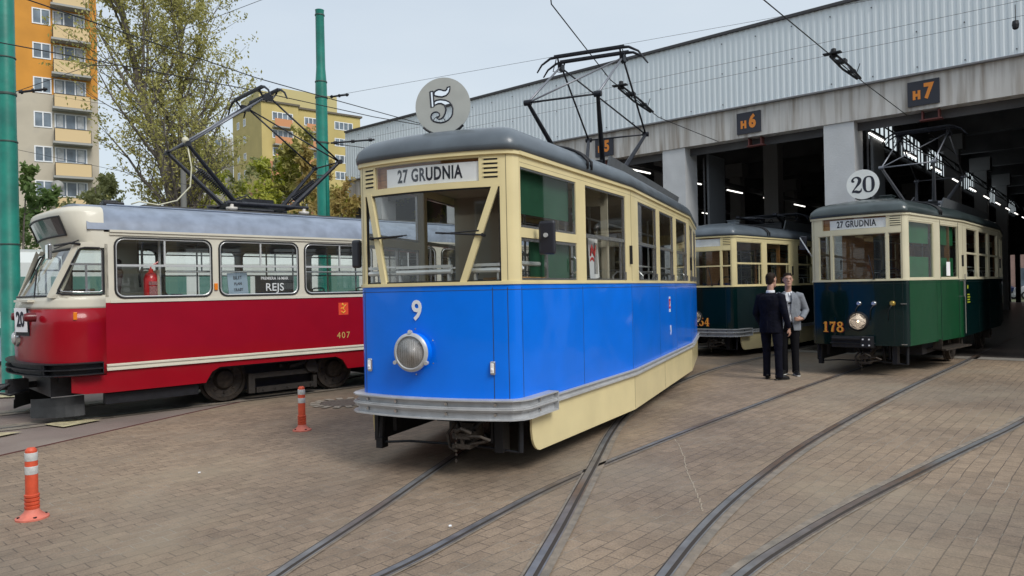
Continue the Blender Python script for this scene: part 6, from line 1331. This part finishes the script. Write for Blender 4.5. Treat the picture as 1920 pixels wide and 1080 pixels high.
def person_grey(loc, rz):
    T = empty('person', loc, rz, 'man in a grey jacket and white shirt facing the man in the dark suit', 'person')
    hb_, Mx = head(T, Vector((0.0, .03, 1.70)), R(14)); hb_.tube([(0, -.01, 1.42), (0, -.005, 1.52), (0, .01, 1.62)], [.070, .054, .057], 12)
    hb_.loft([ell((0, 0, z), rx, ry, 16) for z, rx, ry in ((.98, .14, .10), (1.15, .14, .10), (1.32, .16, .10), (1.42, .12, .07), (1.46, .07, .055))])
    sh = [(-.19, 0, 1.42), (.19, 0, 1.42)]; el = [(-.28, -.05, 1.15), (.28, -.04, 1.14)]; wr = [(-.22, .14, 1.0), (.13, .19, 1.06)]
    for s_, e_l, w_ in zip(sh, el, wr): hb_.tube([(s_[0] * .8, 0, 1.40), e_l, w_], [.035, .038, .028], 10)
    hand(hb_, wr[1], (-1, .18, -.1), (0, -1, -.2), .6, 1); hand(hb_, wr[0], (.8, .5, .1), (0, -1, 0), .6, -1)
    for h, a in (((.09, 0, .94), (.09, -.02, .08)), ((-.09, 0, .94), (-.10, .0, .08))): hb_.tube([h, tuple(Vector(h).lerp(Vector(a), .47) + Vector((0, .012, 0))), a], [.07, .045, .032], 10)
    body = fuse(hb_, 'body', SKIN, T, .0075, 2); face(T, body, Mx); hair(Mx, body)
    m = MB(); m.loft([ell((0, oy, z), rx, ry, 20) for z, rx, ry, oy in ((.95, .165, .125, .01), (1.05, .160, .13, .015), (1.2, .165, .13, .015), (1.34, .175, .125, .01), (1.43, .12, .09, .0), (1.48, .075, .068, 0))]); fuse(m, 'shirt', SHIRT, T, .010)
    m = MB()
    for s in (-1, 1): m.add([(s * .008, .075, 1.47), (s * .07, .045, 1.50), (s * .062, .09, 1.43), (s * .03, .118, 1.415)], [(0, 1, 2, 3)])
    c_ = m.build('shirt_collar', SHIRT, T); c_.modifiers.new('s', 'SOLIDIFY').thickness = .006
    # jacket: open ring sections
    m = MB(); n = 26; rings = []
    for z, rx, ry, gap in ((.80, .205, .150, .95), (.92, .203, .152, .75), (1.05, .195, .150, .55), (1.18, .195, .148, .42), (1.30, .205, .146, .40), (1.38, .208, .136, .42), (1.43, .180, .112, .5), (1.465, .12, .088, .6), (1.49, .082, .076, .7)):
        r = []
        for k in range(n): a = pi / 2 + gap / 2 + (2 * pi - gap) * k / (n - 1); r.append((rx * cos(a), ry * sin(a), z))
        for k in reversed(range(n)): a = pi / 2 + gap / 2 + (2 * pi - gap) * k / (n - 1); r.append(((rx - .022) * cos(a), (ry - .022) * sin(a), z))
        rings.append(r)
    m.loft(rings)
    for s_, e_l, w_ in zip(sh, el, wr):
        s_, e_l, w_ = Vector(s_), Vector(e_l), Vector(w_); m.tube([s_ + Vector((-.07 if s_.x > 0 else .07, 0, .012)), s_ + Vector((0, 0, -.012)), s_.lerp(e_l, .5), e_l, e_l.lerp(w_, .5), w_.lerp(e_l, .10)], [.062, .078, .066, .062, .054, .046], 14)
    for s in (-1, 1): m.tube([(s * .06, .115, 1.45), (s * .075, .14, 1.36), (s * .06, .155, 1.22), (s * .05, .16, 1.1)], [(.02, .012), (.03, .012), (.022, .01), (.012, .008)], 8)
    fuse(m, 'jacket', GREYJ, T, .010)
    m = MB(); m.loft([ell((0, 0.01, z), .163, .126, 20) for z in (.955, .99)]); m.box((0, .137, .972), (.04, .01, .035)); m.build('belt', SHOE, T)
    m = MB(); m.tube([(-.07, .15, 1.30), (0, .16, 1.31), (.06, .155, 1.30)], .006, 6); m.box((-.03, .158, 1.285), (.05, .006, .025)); m.build('sunglasses', DARK, T)
    m = MB(); m.lathe([(.036, -.012), (.038, 0), (.036, .012)], (0, 0, 0), 'X', 16); w__ = m.build('wristwatch', DARK, T); w__.location = (.155, .175, 1.062)
    legs(T, [(.09, 0, .90), (-.09, 0, .90)], [(.09, -.02, .04), (-.10, .0, .04)], None, TROU)
    shoe(T, (.09, 0, .04), (.3, .9), SOLE); shoe(T, (-.10, .02, .04), (-.3, .9), SOLE); return T
person_dark((4.42, 12.32, 0), -R(48))
person_grey((4.93, 12.86, 0), R(155))

# ------------------------------------------------------------------ the street side behind the photographer (mirrored in the glass and paint)
bb_ = empty('brick_workshop', (0, 0, 0), 0, 'long brick workshop standing across the yard behind the photographer', 'building')
f = fac(Vector((34.0, -17.0)), 270)
BRK = mat('red_brick', (.22, .10, .07), .9, var=.2, vs=3)
m = MB(); fbox(m, f, 0, 70, 0, 8.5, 0, -8); m.build('wall', BRK, bb_)
m = MB(); fbox(m, f, -.3, 70.3, 8.5, 8.9, .3, -8.3); m.build('roof', SLABM, bb_)
for k in range(11): win_cluster(bb_, f, 2 + 6.2 * k, 5.6 + 6.2 * k, 1.6, 5.6, 4, GLH, .14)
for x, y, sd_, lab in ((-16, -9, 41, 'leafy tree behind the photographer on the left'), (19, -8, 43, 'leafy tree behind the photographer on the right')):
    tr('small_tree', (x, y, 0), 9.0, lab, MID, sd_, r0=.14, depth=3, nl=10, ls=.16, crown=.42, first=.18, spread=.4, group='trees behind the photographer', dens=1.5)
